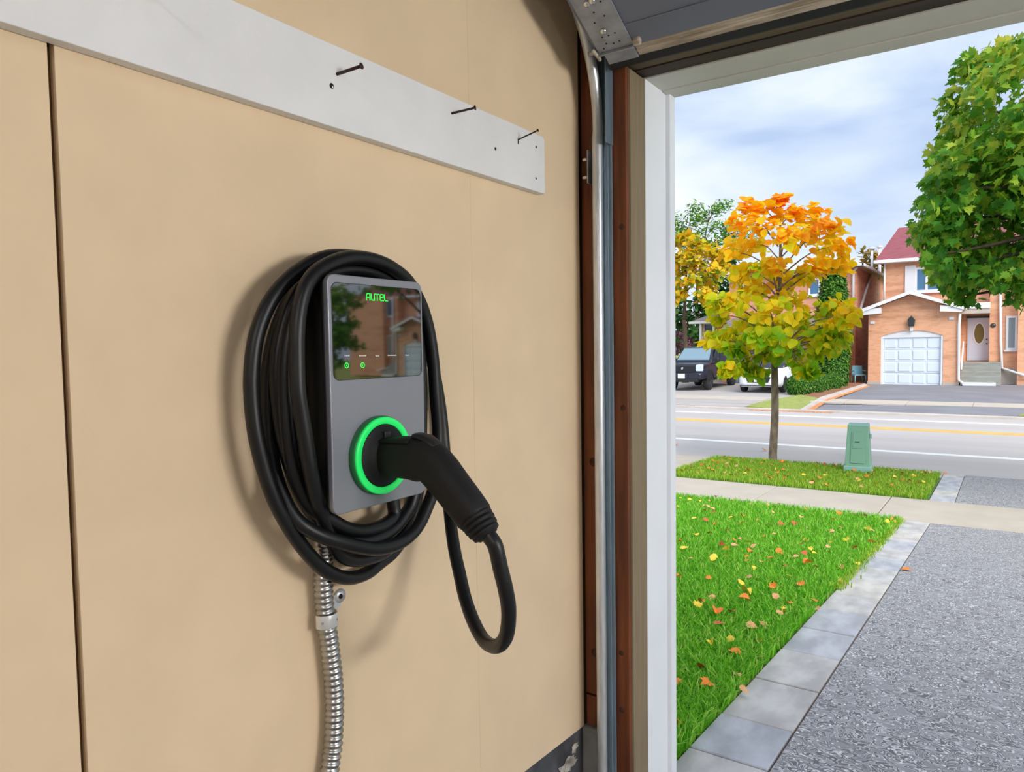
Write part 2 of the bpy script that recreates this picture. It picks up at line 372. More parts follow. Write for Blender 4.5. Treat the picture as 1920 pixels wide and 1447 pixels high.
# ================================================================== GARAGE DOOR (raised) AND TRACK
door = empty('door_1', (0.11, 1.5, 2.10), 'raised grey steel sectional garage door overhead', 'garage door', kind='structure')
def D(o): o.parent = door; o.matrix_parent_inverse = Matrix.Translation(door.location).inverted(); return o
DX0, DX1 = 0.105, XJR+0.02
ca, sa = math.cos(math.radians(26.5)), math.sin(math.radians(26.5))
B0 = np.array([1.497, 2.108])                        # lower inner corner of the bottom section (Y,Z)
def dp(l, n): return B0+l*np.array([-ca, sa])+n*np.array([-sa, -ca])  # l along the section upwards, n towards the inside/below
def dprism(l0, l1, n0, n1, x0, x1, name, m, bevel=0.0, parent=None):
    o = MB().prism([dp(l0, n0), dp(l1, n0), dp(l1, n1), dp(l0, n1)], 'yz', x0, x1).build(name, m, None, bevel=bevel)
    return D(o) if parent is None else o
dprism(0.0, 0.53, -0.045, 0.0, DX0, DX1, 'bottom_section', 'door_grey', 0.002)
for k in range(5):                                     # pressed panels of the bottom section
    xa = DX0+0.155+k*0.55
    dprism(0.115, 0.44, 0.0, 0.006, xa, xa+0.46, 'pressed_panel', 'door_grey', 0.004)
dprism(0.055, 0.059, 0.0, 0.003, DX0+0.09, DX1, 'rib', 'door_grey', 0.001)
top = dp(0.53, 0)
zt = float(top[1]); yt = float(top[0])
for k in range(3):
    D(MB().box(DX0, DX1, yt-0.535*(k+1)+0.004, yt-0.535*k, zt, zt+0.045).build('upper_section', 'door_grey', bevel=0.003))
    for j in range(5): D(MB().box(DX0+0.1+j*0.55, DX0+0.56+j*0.55, yt-0.535*k-0.44, yt-0.535*k-0.09, zt-0.006, zt).build('pressed_panel', 'door_grey', bevel=0.004))
# bottom retainer and rubber seal
dprism(-0.032, 0.0, -0.038, -0.002, DX0+0.09, DX1, 'bottom_retainer', 'seal_pale', 0.002)
dprism(-0.018, -0.013, -0.004, 0.0, DX0+0.09, DX1, 'retainer_lip', 'seal_pale', 0.001)
dprism(-0.066, -0.032, -0.042, -0.012, DX0, DX1, 'rubber_seal', 'black_rubber', 0.006)
# corner bracket with bolts and holes
dprism(0.006, 0.36, 0.001, 0.004, DX0+0.008, DX0+0.092, 'corner_bracket', 'zinc_plate', 0.001)
dprism(0.002, 0.006, -0.012, 0.012, DX0+0.008, DX0+0.092, 'bracket_foot', 'zinc_plate', 0.001)
dprism(-0.036, -0.002, -0.036, -0.001, DX0+0.014, DX0+0.088, 'seal_end_clip', 'zinc_plate', 0.002)
dprism(-0.001, 0.003, -0.034, 0.0, DX0+0.01, DX0+0.088, 'rusty_edge', 'rust')
dprism(0.004, 0.02, -0.02, 0.012, DX0+0.094, DX0+0.112, 'loop_bracket', 'seal_pale', 0.004)
def dpt(l, n, x): p = dp(l, n); return np.array([x, p[0], p[1]])
nrm = dpt(0, 1, 0)-dpt(0, 0, 0)
for l, x in ((0.060, 0.150), (0.135, 0.146), (0.138, 0.160)):
    o = MB().lathe([(0.0075, 0), (0.0075, 0.003), (0.0058, 0.0055), (0.002, 0.007), (0, 0.0072)], dpt(l, 0.004, x), nrm, 12).build('bolt', 'bolt_steel'); D(o)
for l, x in ((0.085, 0.140), (0.095, 0.168), (0.045, 0.140), (0.045, 0.155), (0.047, 0.171), (0.026, 0.141), (0.022, 0.157), (0.024, 0.172), (0.110, 0.150), (0.13, 0.175), (0.015, 0.130)):
    o = MB().lathe([(0.0022, 0), (0.0018, 0.0006), (0, 0.0007)], dpt(l, 0.004, x), nrm, 10).build('bracket_hole', 'hole_dark'); D(o)
# roller stem and lift cable hook at the corner
o = MB().tube([dpt(0.004, -0.006, 0.118), dpt(0.004, -0.006, 0.098), dpt(0.003, -0.004, 0.084)], 0.0055, 10).build('roller_stem', 'zinc_plate'); D(o)
o = MB().tube(smooth_path([dpt(-0.012, 0.004, 0.108), dpt(0.012, 0.008, 0.108), dpt(0.020, 0.004, 0.104)], 4), 0.004, 8).build('cable_hook', 'seal_pale'); D(o)

# vertical track that bends inwards: rounded rail + flat angle behind it
tr = empty('garage_door_track', (0.05, 1.612, 0.0), 'curved galvanised steel track of the garage door', 'track')
def TR(o): o.parent = tr; o.matrix_parent_inverse = Matrix.Translation(tr.location).inverted(); return o
R = 0.362
cen = [(1.606+0.00*z, z) for z in np.linspace(0.0, 1.95, 8)]
arc = [(1.61-R+R*math.cos(a), 1.97+R*math.sin(a)) for a in np.linspace(0.0, PI/2, 16)]
hor = [(1.61-R-d, 1.97+R) for d in (0.3, 0.8, 1.4, 1.9)]
pathYZ = cen+arc+hor
TR(MB().tube([(0.0615, y-0.028, z) for y, z in pathYZ], 0.0128, 14, up=(1, 0, 0)).build('rail', 'galvanised'))
# flat web of the rail towards the door
webR = []
for i, (y, z) in enumerate(pathYZ):
    a = pathYZ[max(i-1, 0)]; b = pathYZ[min(i+1, len(pathYZ)-1)]; t = np.array([b[0]-a[0], b[1]-a[1]]); t /= np.linalg.norm(t); nn = np.array([t[1], -t[0]])
    c = np.array([y-0.014, z])
    p = lambda s, x: (x, c[0]+s*nn[0], c[1]+s*nn[1])
    webR.append([p(-0.012, 0.048), p(0.020, 0.048), p(0.020, 0.0525), p(-0.012, 0.0525)])
TR(MB().loft(webR, True, False).build('web', 'galvanised'))
TR(MB().prism([(0.056, 1.590), (0.094, 1.590), (0.094, 1.594), (0.058, 1.594)], 'xy', 0.0, 2.16).build('angle', 'blue_galvanised', bevel=0.001))
TR(MB().prism([(0.0835, 1.584), (0.0865, 1.584), (0.0865, 1.590), (0.0835, 1.590)], 'xy', 0.0, 2.16).build('angle_rib', 'blue_galvanised', bevel=0.001))
TR(MB().prism([(0.092, 1.560), (0.0945, 1.560), (0.0945, 1.598), (0.092, 1.598)], 'xy', 1.93, 2.165).build('flag_plate', 'blue_galvanised', bevel=0.0006))
br = TR(MB().box(0.034, 0.038, 1.575, 1.600, 1.845, 1.925).build('jamb_bracket', 'zinc_plate', bevel=0.001))
for z in (1.862, 1.905): MB().lathe([(0.0045, 0), (0.0045, 0.016), (0.003, 0.018), (0, 0.018)], (0.036, 1.585, z), (-1, 0, 0), 10).build('bolt', 'bolt_steel', br)

# ================================================================== HANGING BOARD WITH NAILS
BX = 0.020
bd = empty('hanging_board', (0.0, 0.0, 1.79), 'white painted wooden board screwed to tan wall with protruding nails', 'board')
def BD(o): o.parent = bd; o.matrix_parent_inverse = Matrix.Translation(bd.location).inverted(); return o
BD(MB().prism([(-1.6, 1.793), (1.404, 1.793), (1.404, 1.912), (1.398, 1.9185), (-1.6, 1.9185)], 'yz', 0.0005, BX).build('plank', 'white_paint', bevel=0.0012))
def nail(px0, px1, out, r=0.0022):
    a = onX(*px0, BX); b = onX(*px1, BX+out)
    o = MB().tube([a-(b-a)*0.1, b], r, 8).lathe([(r*1.9, 0), (r*1.9, 0.0016), (0, 0.0018)], b, b-a, 12)
    return BD(o.build('nail', 'nail_steel'))
nail((632, 139), (677, 124), 0.042, 0.0026); nail((847, 212.5), (890, 202), 0.045, 0.0022)
n3 = nail((971, 262), (1008, 244.5), 0.048, 0.0016)
o = MB().box(BX, BX+0.0016, onX(971, 262, BX)[1]-0.001, onX(971, 262, BX)[1]+0.001, onX(971, 270, BX)[2], onX(971, 262, BX)[2]); BD(o.build('bent_nail', 'nail_steel'))
nail((280, -8), (318, -20), 0.042, 0.0024)
for p, rr in (((622, 161), 0.0045), ((929, 279), 0.0034), ((1005, 275.5), 0.0028), ((1005, 334.5), 0.0028)):
    q = onX(*p, BX); o = BD(MB().lathe([(rr, 0), (rr*0.8, 0.0007), (0, 0.0008)], q, (1, 0, 0), 14).build('screw_hole', 'hole_dark'))
    if rr > 0.004: BD(MB().lathe([(rr*0.55, 0.0008), (rr*0.4, 0.0016), (0, 0.0017)], q+np.array([0, 0.0012, -0.0012]), (1, 0, 0), 12).build('screw_head', 'bolt_steel'))
# ================================================================== EV CHARGER
FX = 0.110
ch = empty('ev_charger', (0.0, 0.78, 1.219), 'slim grey wall charger with black glass display and green ring', 'charger')
def CH(o, p=None):
    if p is None: o.parent = ch; o.matrix_parent_inverse = Matrix.Translation(ch.location).inverted()
    else: o.parent = p
    return o
CH(MB().prism(rrect(0.735, 0.835, 1.26, 1.50, 0.01), 'yz', 0.0, 0.03).build('wall_bracket', 'body_black'))
CH(MB().prism(rrect(0.700, 0.860, 1.236, 1.543, 0.014), 'yz', 0.02, FX-0.016, True).build('body', 'body_black'))
CH(MB().prism(rrect(0.6835, 0.8765, 1.2195, 1.5545, 0.013), 'yz', FX-0.016, FX-0.009, True).build('rear_rim', 'body_black'))
CH(MB().prism(rrect(0.6825, 0.8775, 1.2185, 1.5555, 0.013), 'yz', FX-0.009, FX, True).build('faceplate', 'face_grey', bevel=0.0016, seg=3))
CH(MB().prism(rrect(0.6885, 0.8735, 1.4075, 1.5445, 0.0105), 'yz', FX-0.001, FX+0.0003, True).build('display_gasket', 'body_black'))
scn = CH(MB().prism(rrect(0.6895, 0.8725, 1.4085, 1.5435, 0.0100), 'yz', FX-0.001, FX+0.0005, True).build('display', 'screen_glass'))
# lettering AUTEL: drawn as strokes on a 4x5 grid per letter
xs = FX+0.0005
LA = {'A': [((0,0),(0,3.6)),((0,3.6),(0.9,5)),((0.9,5),(4,5)),((4,5),(4,0)),((0,2.1),(4,2.1))],
      'U': [((0,5),(0,1.1)),((0,1.1),(1,0)),((1,0),(4,0)),((4,0),(4,5))],
      'T': [((-0.2,5),(4.2,5)),((2,5),(2,0))],
      'E': [((0,0.9),(0,4.1)),((0,4.1),(0.9,5)),((0.9,5),(4,5)),((4,5),(4,2.5)),((0,2.5),(4,2.5)),((0,0.9),(0.9,0)),((0.9,0),(4.2,0))],
      'L': [((0,5),(0,1)),((0,1),(0.9,0)),((0.9,0),(4,0))]}
y0 = onX(686, 557, xs)[1]; y1 = onX(728, 562, xs)[1]; zt_ = onX(706, 551.5, xs)[2]; zb_ = onX(706, 563.0, xs)[2]
lw = (y1-y0)/5.0; uy = lw*0.72/4; uz = (zt_-zb_)/5
for i, c in enumerate('AUTEL'):
    g = MB()
    for (a, b), (c2, d2) in LA[c]:
        p = np.array([xs+0.0002, y0+lw*(i+0.12)+a*uy, zb_+b*uz]); q = np.array([xs+0.0002, y0+lw*(i+0.12)+c2*uy, zb_+d2*uz]); d = q-p; L = np.linalg.norm(d); d /= L
        g.obox((p+q)/2, (d, np.cross((1, 0, 0), d), (1, 0, 0)), (L/2+0.0007, 0.0007, 0.0002))
    CH(g.build('letter', 'led_green', fix=False), scn)
# row of tiny captions (too small to read) and two lit icons
for (xa, xb, yy) in ((646, 656, 667), (673.5, 687, 667), (704, 711, 667.2), (727, 743.5, 666.2), (760, 767, 665.8)):
    a = onX(xa, yy, xs); b = onX(xb, yy, xs); g = MB(); n = max(3, int((xb-xa)/2.2)); wd = (b[1]-a[1])/n
    for k in range(n):
        g.box(xs, xs+0.0002, a[1]+wd*k, a[1]+wd*(k+0.72), a[2]-0.0007, a[2]+(0.0009 if k in (0, n-1) else 0.0005))
    CH(g.build('caption', 'print_white', fix=False), scn)
for cx, cy in ((650, 685), (680, 684.5)):
    q = onX(cx, cy, xs); g = MB()
    ring = [[(xs+0.0001, q[1]+r*math.cos(a), q[2]+r*math.sin(a)) for a in np.linspace(0, 2*PI, 24, endpoint=False)] for r in (0.0042, 0.0028)]
    g.loft(ring, False, False); g.lathe([(0.0012, 0), (0, 0.0002)], q, (1, 0, 0), 10)
    CH(g.build('status_icon', 'led_green', fix=False), scn)
# holster ring
RY, RZ = 0.7715, 1.2935
CH(MB().lathe([(0.0585, 0), (0.0585, 0.009), (0.0575, 0.0115), (0.0, 0.0116)], (FX-0.0005, RY, RZ), (1, 0, 0), 48).build('ring_base', 'ring_side'))
g = MB(); RR = []
for r, x in ((0.0572, 0.0105), (0.0568, 0.0138), (0.0552, 0.0145), (0.0476, 0.0145), (0.0468, 0.0132), (0.0468, 0.0105)):
    RR.append([(FX+x, RY+r*math.cos(a), RZ+r*math.sin(a)) for a in np.linspace(0, 2*PI, 56, endpoint=False)])
CH(g.loft(RR, False, True, closed=True).build('light_ring', 'ring_green'))
hd = CH(MB().lathe([(0.0466, 0.0), (0.0466, 0.0125), (0.045, 0.014), (0.035, 0.0145), (0.0345, 0.017), (0.0, 0.0171)], (FX, RY, RZ), (1, 0, 0), 48).build('holster', 'plug_black'))
CH(MB().box(FX+0.013, FX+0.021, RY-0.006, RY+0.007, RZ+0.026, RZ+0.036).build('latch_catch', 'body_black', bevel=0.001), hd)
for px_ in ((634, 969), (659, 967)):
    q = onX(*px_, 0.07); CH(MB().lathe([(0.0042, 0), (0.0042, 0.004), (0.003, 0.006), (0, 0.0062)], (0.075, q[1], 1.2365), (0.3, 0, -1), 12).build('bottom_screw', 'bolt_steel'))
gy = 0.857
CH(MB().lathe([(0.017, 0), (0.017, 0.012), (0.014, 0.014), (0.0135, 0.03), (0.012, 0.032)], (0.055, gy, 1.240), (0, 0, -1), 16).build('cable_gland', 'body_black'))

# ================================================================== CHARGING CABLE + CONNECTOR
cb = empty('charging_cable', (0.05, 0.78, 1.09), 'thick black charging cable coiled around the charger with handle plugged in', 'cable')
def CB(o): o.parent = cb; o.matrix_parent_inverse = Matrix.Translation(cb.location).inverted(); return o
def PX(L): return [onX(x, y, X) for x, y, X in L]
path = [np.array((0.055, gy, 1.226)), np.array((0.055, gy, 1.204))]
path += PX([(739, 966, .058), (721, 983, .063), (700, 991, .068), (676, 995, .072), (648, 990, .074), (619, 974, .072),        # from the gland: inner bottom arc
            (589, 955, .070), (569, 925, .068), (551, 880, .066), (541, 820, .064), (536, 744, .062), (536, 683, .062), (545, 620, .064),
            (566, 562, .067), (598, 524, .068), (640, 506, .066), (690, 508, .062), (735, 526, .056),         # under the top
            (768, 570, .050), (782, 640, .046), (787, 740, .044), (786, 840, .042), (780, 920, .040), (762, 980, .038), (742, 1014, .038),
            (718, 1036, .040), (693, 1046, .046), (668, 1050, .052), (642, 1042, .058), (622, 1012, .062), (607, 974, .072), (593, 933, .088), (582, 881, .096), (574, 829, .098), (566, 780, .098),
            (559, 735, .098), (557, 683, .097), (557, 622, .096), (562, 577, .095), (572, 540, .094), (590, 513, .092), (618, 494, .089), (648, 484, .086), (678, 483, .083), (709, 490, .080), (736, 503, .077), (764, 526, .073),
            (789, 570, .069), (804, 620, .067), (813, 683, .066), (817, 744, .066), (822, 820, .067), (815, 905, .070),   # front strand on the right
            (801, 950, .074), (781, 990, .078), (752, 1016, .082), (714, 1028, .085), (679, 1026, .086), (627, 1013, .082), (582, 994, .072), (549, 966, .058),
            (524, 915, .040), (510, 860, .026), (502, 790, .018), (502, 714, .016), (512, 645, .016), (532, 585, .017), (563, 528, .018), (600, 496, .018), (645, 484, .018), (700, 492, .018), (745, 525, .019),
            (775, 590, .020), (788, 680, .020), (790, 800, .020), (784, 920, .020), (765, 990, .020), (740, 1032, .022),
            (714, 1054, .026), (690, 1073, .032), (662, 1083, .040), (634, 1080, .047), (600, 1061, .052), (565, 1022, .054), (534, 974, .055), (511, 926, .054), (494, 874, .052), (480, 815, .050),
            (473, 755, .048), (472, 698, .048), (481, 629, .049), (505, 568, .051), (542, 522, .054), (590, 490, .058), (633, 480, .060), (690, 487, .058), (738, 512, .054),
            (772, 565, .052), (785, 640, .056), (789, 740, .060), (788, 840, .062), (776, 930, .063),         # hidden behind the body
            (758, 967, .064), (731, 997, .067), (696, 1014, .070), (660, 1014, .068), (622, 998, .058), (585, 960, .046), (556, 905, .041),
            (534, 835, .037), (524, 770, .036), (519, 700, .037), (527, 630, .039), (550, 560, .042), (590, 510, .044), (640, 490, .043), (700, 492, .041), (750, 518, .037),
            (782, 566, .030), (799, 625, .025), (813, 690, .022), (826, 765, .022), (833, 835, .028), (838, 910, .046), (845, 980, .082)])
path += [onY(x, y, Y_) for x, y, Y_ in ((852, 1030, .950), (861, 1072, .935), (873, 1124, .915), (890, 1170, .890), (910, 1203, .865), (932, 1211, .840), (949, 1192, .820), (954, 1147, .805), (948, 1105, .793), (938, 1064, .785))]
ED = np.array((0.70, 0.0, -0.715)); ED /= np.linalg.norm(ED)
path += [np.array((0.3165, 0.7805, 1.1825)), np.array((0.3065, 0.779, 1.1965)), np.array((0.2955, 0.778, 1.2080))]
CB(MB().tube(smooth_path(path, 5), 0.0108, 14).build('cord', 'cable_black'))
# connector: horizontal nose, bent grip
def ringXZ(c, d, h, w, n=20, sq=2.6):
    d = np.array(d, float); d /= np.linalg.norm(d); up = np.array((-d[2], 0, d[0])); out = []
    for k in range(n):
        a = 2*PI*k/n; ca_, sa_ = math.cos(a), math.sin(a); q = (abs(ca_)**sq+abs(sa_)**sq)**(-1/sq)
        out.append(np.array(c)+up*h*sa_*q+np.array((0, 1, 0))*w*ca_*q)
    return out
PY = 0.778
st = [((.124, 1.2915), (1, 0), .0250, .0245), ((.127, 1.2915), (1, 0), .0285, .0265), ((.142, 1.2915), (1, 0), .0295, .0270), ((.168, 1.2915), (1, .02), .0300, .0262),
      ((.186, 1.2915), (1, 0), .0320, .0258), ((.200, 1.2915), (.95, -.2), .0315, .0250), ((.213, 1.2860), (.82, -.5), .0300, .0240), ((.227, 1.2745), (.75, -.65), .0285, .0250),
      ((.246, 1.2565), (.72, -.69), .0268, .0245), ((.266, 1.2375), (.71, -.70), .0260, .0242), ((.283, 1.2205), (.70, -.715), .0250, .0238), ((.2865, 1.2170), (.70, -.715), .0232, .0226)]
CB(MB().loft([ringXZ((a[0], PY, a[1]), (d[0], 0, d[1]), h, w) for a, d, h, w in st]).build('connector_handle', 'plug_black'))
CB(MB().loft([ringXZ((x, PY, z), d, h, w, 16, 3.5) for x, z, d, h, w in ((.180, 1.3255, (1, 0, -.05), .002, .010), (.183, 1.3255, (1, 0, -.05), .0045, .0125), (.200, 1.3235, (1, 0, -.25), .0050, .0125), (.216, 1.3145, (.8, 0, -.6), .0050, .0120), (.223, 1.3075, (.75, 0, -.68), .0030, .010))]).build('release_button', 'body_black'))
CB(MB().loft([ringXZ((x, PY, z), (1, 0, 0), h, .0225, 16, 4) for x, z, h in ((.128, 1.3165, .003), (.131, 1.3165, .0045), (.178, 1.3185, .0045), (.181, 1.3185, .003))]).build('latch_arm', 'plug_black'))
for k in range(3):
    c = np.array((0.243, PY, 1.2595))+k*np.array((.0095, 0, -.0093))
    CB(MB().obox(c+np.array((-.004, 0.0246-0.0004*k, -.001)), ((1, 0, -.1), (0, 1, 0), (0.1, 0, 1)), (.011-.001*k, .0006, .0007)).build('grip_rib', 'body_black'))
g = MB(); rr = []
L0 = np.array((.2855, PY, 1.2180)); 
prof = [(-.001, .0215), (.0006, .0245), (.0046, .0245), (.0056, .0205), (.0072, .0205), (.0082, .0240), (.0122, .0238), (.0132, .0196), (.0148, .0196), (.0158, .0228), (.0196, .0224), (.0206, .0184), (.0222, .0184), (.0230, .0208), (.0264, .0202), (.0272, .0160), (.0300, .0150), (.0305, .0112)]
CB(g.lathe([(r, d) for d, r in prof], L0, ED, 24).build('strain_relief', 'plug_black'))

# ================================================================== FLEXIBLE METAL CONDUIT
cd_path = [onX(x, y, X) for x, y, X in ((606, 1000, .050), (607, 1030, .036), (606, 1065, .026), (607, 1110, .021), (611, 1160, .019), (617, 1200, .019), (623, 1250, .019), (627, 1300, .019), (627, 1350, .019), (624, 1400, .019), (618, 1447, .019))]
cd_path.insert(0, np.array((0.058, cd_path[0][1]+0.002, 1.238)))
last = cd_path[-1]; cd_path += [last+np.array((0, -0.02, -0.12)), last+np.array((0, -0.03, -0.35)), last+np.array((0, -0.025, -0.62))]
cp = smooth_path(cd_path, 10); d = [0.0]
for i in range(1, len(cp)): d.append(d[-1]+np.linalg.norm(cp[i]-cp[i-1]))
pitch = 0.0098; nr = int(d[-1]/pitch); P2 = []; R2 = []
for k in range(nr*5):
    s_ = k/5*pitch; i = min(np.searchsorted(d, s_, 'right')-1, len(cp)-2); t_ = (s_-d[i])/(d[i+1]-d[i]+1e-9)
    P2.append(cp[i]+(cp[i+1]-cp[i])*t_); R2.append((0.0138, 0.0152, 0.0150, 0.0126, 0.0126)[k % 5])
cn = empty('flexible_conduit', (0.02, 0.745, 0.0), 'ribbed silver flexible metal conduit running down from the charger', 'conduit')
MB().tube([np.array(p)-np.array((0.02, 0.745, 0.0)) for p in P2], R2, 18).build('armoured_hose', 'conduit_metal', cn)
q = onX(611, 1160, .019)
sp = empty('conduit_strap', (0, q[1], q[2]), 'bright zinc strap clamping the ribbed conduit to the wall', 'strap')
g = MB(); rg = []
for k in range(13):
    a = math.radians(-95+190*k/12); rg.append((0.019+0.0168*math.cos(a), 0.0175*math.sin(a)))
o2 = [(x+0.0014*math.cos(math.radians(-95+190*k/12)), y+0.0014*math.sin(math.radians(-95+190*k/12))) for k, (x, y) in enumerate(rg)]
g.prism(rg+o2[::-1], 'xy', -0.0105, 0.0105, True)
g.build('band', 'bright_zinc', sp, bevel=0.0006)
MB().box(0.0005, 0.003, 0.016, 0.046, 0.002, 0.024).build('ear', 'bright_zinc', sp, bevel=0.001)
ea = MB(); ea.lathe([(0.0115, 0), (0.0115, 0.002), (0, 0.0021)], (0.001, 0.0450, 0.020), (1, 0, 0), 16); ea.build('ear_tip', 'bright_zinc', sp)
MB().lathe([(0.0042, 0), (0.0036, 0.002), (0, 0.0024)], (0.0028, 0.0450, 0.019), (1, 0, 0), 12).build('screw', 'hole_dark', sp)
for a in (-55, 25):
    x = 0.019+0.0183*math.cos(math.radians(a)); y = 0.019*math.sin(math.radians(a))
    MB().lathe([(0.0022, 0), (0.0016, 0.0005), (0, 0.0006)], (x, y, 0), (math.cos(math.radians(a)), math.sin(math.radians(a)), 0), 10).build('punch_mark', 'zinc_plate', sp)

# ================================================================== ADDED FILL LAMPS (unseen, on wall opposite and ceiling, to brighten the interior)
def lamp(x, y, z, power, label, axis='x', size=(1.2, 0.3)):
    e = empty('added_fill_lamp', (x, y, z), label, 'lamp')
    if axis == 'x':
        MB().box(-0.07, -0.005, -size[0]/2-0.03, size[0]/2+0.03, -size[1]/2-0.03, size[1]/2+0.03).build('housing', 'fill_lamp_housing', e, bevel=0.006).location = (0.075, 0, 0)
        MB().box(-0.004, 0.0, -size[0]/2, size[0]/2, -size[1]/2, size[1]/2).build('diffuser', 'fill_lamp_diffuser', e)
    else:
        MB().box(-size[0]/2-0.03, size[0]/2+0.03, -size[1]/2-0.03, size[1]/2+0.03, 0.002, 0.06).build('housing', 'fill_lamp_housing', e, bevel=0.006)
        MB().box(-size[0]/2, size[0]/2, -size[1]/2, size[1]/2, 0.0, 0.004).build('diffuser', 'fill_lamp_diffuser', e)
    return e
lamp(XR-0.075, 0.95, 1.75, 0, 'added fill lamp on the wall opposite the charger', 'x', (1.1, 0.35))
lamp(1.7, -1.9, ZC-0.062, 0, 'added fill lamp on the ceiling behind the raised door', 'z', (1.2, 0.3))
# ================================================================== OUTDOOR GROUND
def asphalt_speckle():
    m = bpy.data.materials.new('asphalt_speckled'); m.use_nodes = True; t = m.node_tree; b = t.nodes['Principled BSDF']; b.inputs['Roughness'].default_value = 0.75
    g = N(t, 'ShaderNodeNewGeometry')
    v = N(t, 'ShaderNodeTexVoronoi'); v.inputs['Scale'].default_value = 75; v.inputs['Randomness'].default_value = 1.0
    n = N(t, 'ShaderNodeTexNoise'); n.inputs['Scale'].default_value = 14; n.inputs['Detail'].default_value = 1.0; n.inputs['Distortion'].default_value = 1.4
    n2 = N(t, 'ShaderNodeTexNoise'); n2.inputs['Scale'].default_value = 1.2
    for q in (v, n, n2): t.links.new(g.outputs['Position'], q.inputs['Vector'])
    r = N(t, 'ShaderNodeValToRGB'); e = r.color_ramp.elements
    e[0].position = 0.30; e[0].color = (*lin((150, 150, 154)), 1); e[1].position = 0.72; e[1].color = (*lin((150, 150, 153)), 1)
    for ps, cc in ((0.40, 168), (0.42, 212), (0.44, 106), (0.485, 112), (0.505, 222), (0.53, 104), (0.58, 140), (0.605, 215), (0.63, 112)): q = e.new(ps); q.color = (*lin((cc, cc, cc+3)), 1)
    t.links.new(n.outputs['Fac'], r.inputs['Fac'])
    sep = N(t, 'ShaderNodeSeparateColor'); t.links.new(v.outputs['Color'], sep.inputs[0])
    gt = N(t, 'ShaderNodeMath', operation='GREATER_THAN'); gt.inputs[1].default_value = 0.90; t.links.new(sep.outputs[0], gt.inputs[0])
    ls = N(t, 'ShaderNodeMath', operation='LESS_THAN'); ls.inputs[1].default_value = 0.42; t.links.new(v.outputs['Distance'], ls.inputs[0])
    mu = N(t, 'ShaderNodeMath', operation='MULTIPLY'); t.links.new(gt.outputs[0], mu.inputs[0]); t.links.new(ls.outputs[0], mu.inputs[1])
    mx = N(t, 'ShaderNodeMix', data_type='RGBA'); mx.inputs['B'].default_value = (*lin((232, 231, 228)), 1)
    t.links.new(mu.outputs[0], mx.inputs['Factor']); t.links.new(r.outputs[0], mx.inputs['A']); t.links.new(mx.outputs['Result'], b.inputs['Base Color'])
    bn = N(t, 'ShaderNodeBump'); bn.inputs['Strength'].default_value = 0.5; bn.inputs['Distance'].default_value = 0.006
    t.links.new(n.outputs['Fac'], bn.inputs['Height']); t.links.new(bn.outputs[0], b.inputs['Normal'])
    MATS['asphalt_speckled'] = m
asphalt_speckle()
mat('asphalt_dark', lin((132, 132, 138)), 0.8, var=0.10, scale=0.8, bump=0.2, bscale=30)
mat('asphalt_worn', lin((176, 170, 166)), 0.85, var=0.08, scale=0.7, stretch=(0.3, 2.5, 1))
mat('road_grey', lin((190, 184, 181)), 0.85, var=0.06, scale=0.5, stretch=(0.25, 2, 1), bump=0.1, bscale=30)
mat('walk_concrete', lin((194, 184, 170)), 0.85, var=0.05, scale=2.5, bump=0.1, bscale=60)
mat('curb_concrete', lin((196, 188, 180)), 0.85, var=0.08, scale=2.0)
mat('joint_dark', lin((120, 100, 80)), 0.95, var=0.2, scale=20)
mat('line_white', lin((242, 242, 242)), 0.7, var=0.04, scale=3)
mat('line_yellow', lin((240, 186, 84)), 0.7, var=0.08, scale=2)
for i, c in enumerate(((196, 198, 205), (206, 204, 203), (214, 210, 204), (194, 197, 205))):
    mat('paver_%d' % i, lin(c), 0.8, col2=lin(tuple(int(x*0.86) for x in c)), scale=7, stretch=(1.3, 0.6, 1), bump=0.25, bscale=24)
mat('soil', lin((74, 62, 40)), 0.95, var=0.3, scale=12)
mat('turf_soil', lin((84, 120, 40)), 0.95, var=0.25, scale=9)
mat('far_grass', lin((150, 160, 80)), 0.95, var=0.14, scale=6, bump=0.4, bscale=40)
mat('garden_bed', lin((150, 104, 76)), 0.95, var=0.3, scale=9)
mat('rusty_litter', lin((206, 140, 90)), 0.9, var=0.3, scale=14)

st = lambda n, p, m, lift=0.0, th=0.08, label=None, cat=None: slab(n, p, m, lift, th, None, 'structure', label, cat)
dw = empty('driveway', (0, 0, 0), 'speckled grey asphalt driveway sloping from garage to street', 'driveway', kind='structure')
slab('asphalt', strip(0.205, 2.90, YO-0.02, 9.55), 'asphalt_speckled', 0.0, 0.1, dw)
slab('joint_bed', strip(-0.108, 0.21, YO+0.02, 9.55), 'joint_dark', -0.012, 0.1, dw)
slab('joint_bed', strip(2.895, 3.22, YO+0.02, 9.55), 'joint_dark', -0.012, 0.1, dw)
rng = random.Random(5)
jpx = [(1443, 1447), (1478, 1371), (1527.6, 1296.5), (1570, 1238), (1598, 1193), (1622, 1155), (1647, 1125), (1668, 1096), (1681, 1070), (1695, 1052), (1711, 1034), (1725, 1018), (1735, 1001), (1749, 981)]
jy = [float(onG(*p)[1]) for p in jpx]
jy = [YO+0.03+k*(jy[0]-YO-0.03)/2 for k in range(2)]+jy; jy[-1] = 9.545
def paver(x0, x1, ya, yb, parent, g_=0.005):
    c = rng.randrange(4); l = rng.uniform(-0.001, 0.002)
    p = slab('paver', strip(x0+g_, x1-g_, ya+g_, yb-g_), 'paver_%d' % c, l+0.002, 0.05, parent)
    bv = p.modifiers.new('bevel', 'BEVEL'); bv.width = 0.004; bv.segments = 1; bv.limit_method = 'ANGLE'
for a, b in zip(jy[:-1], jy[1:]):
    paver(-0.10, 0.20, a, b, dw); paver(2.905, 3.205, a, b, dw)
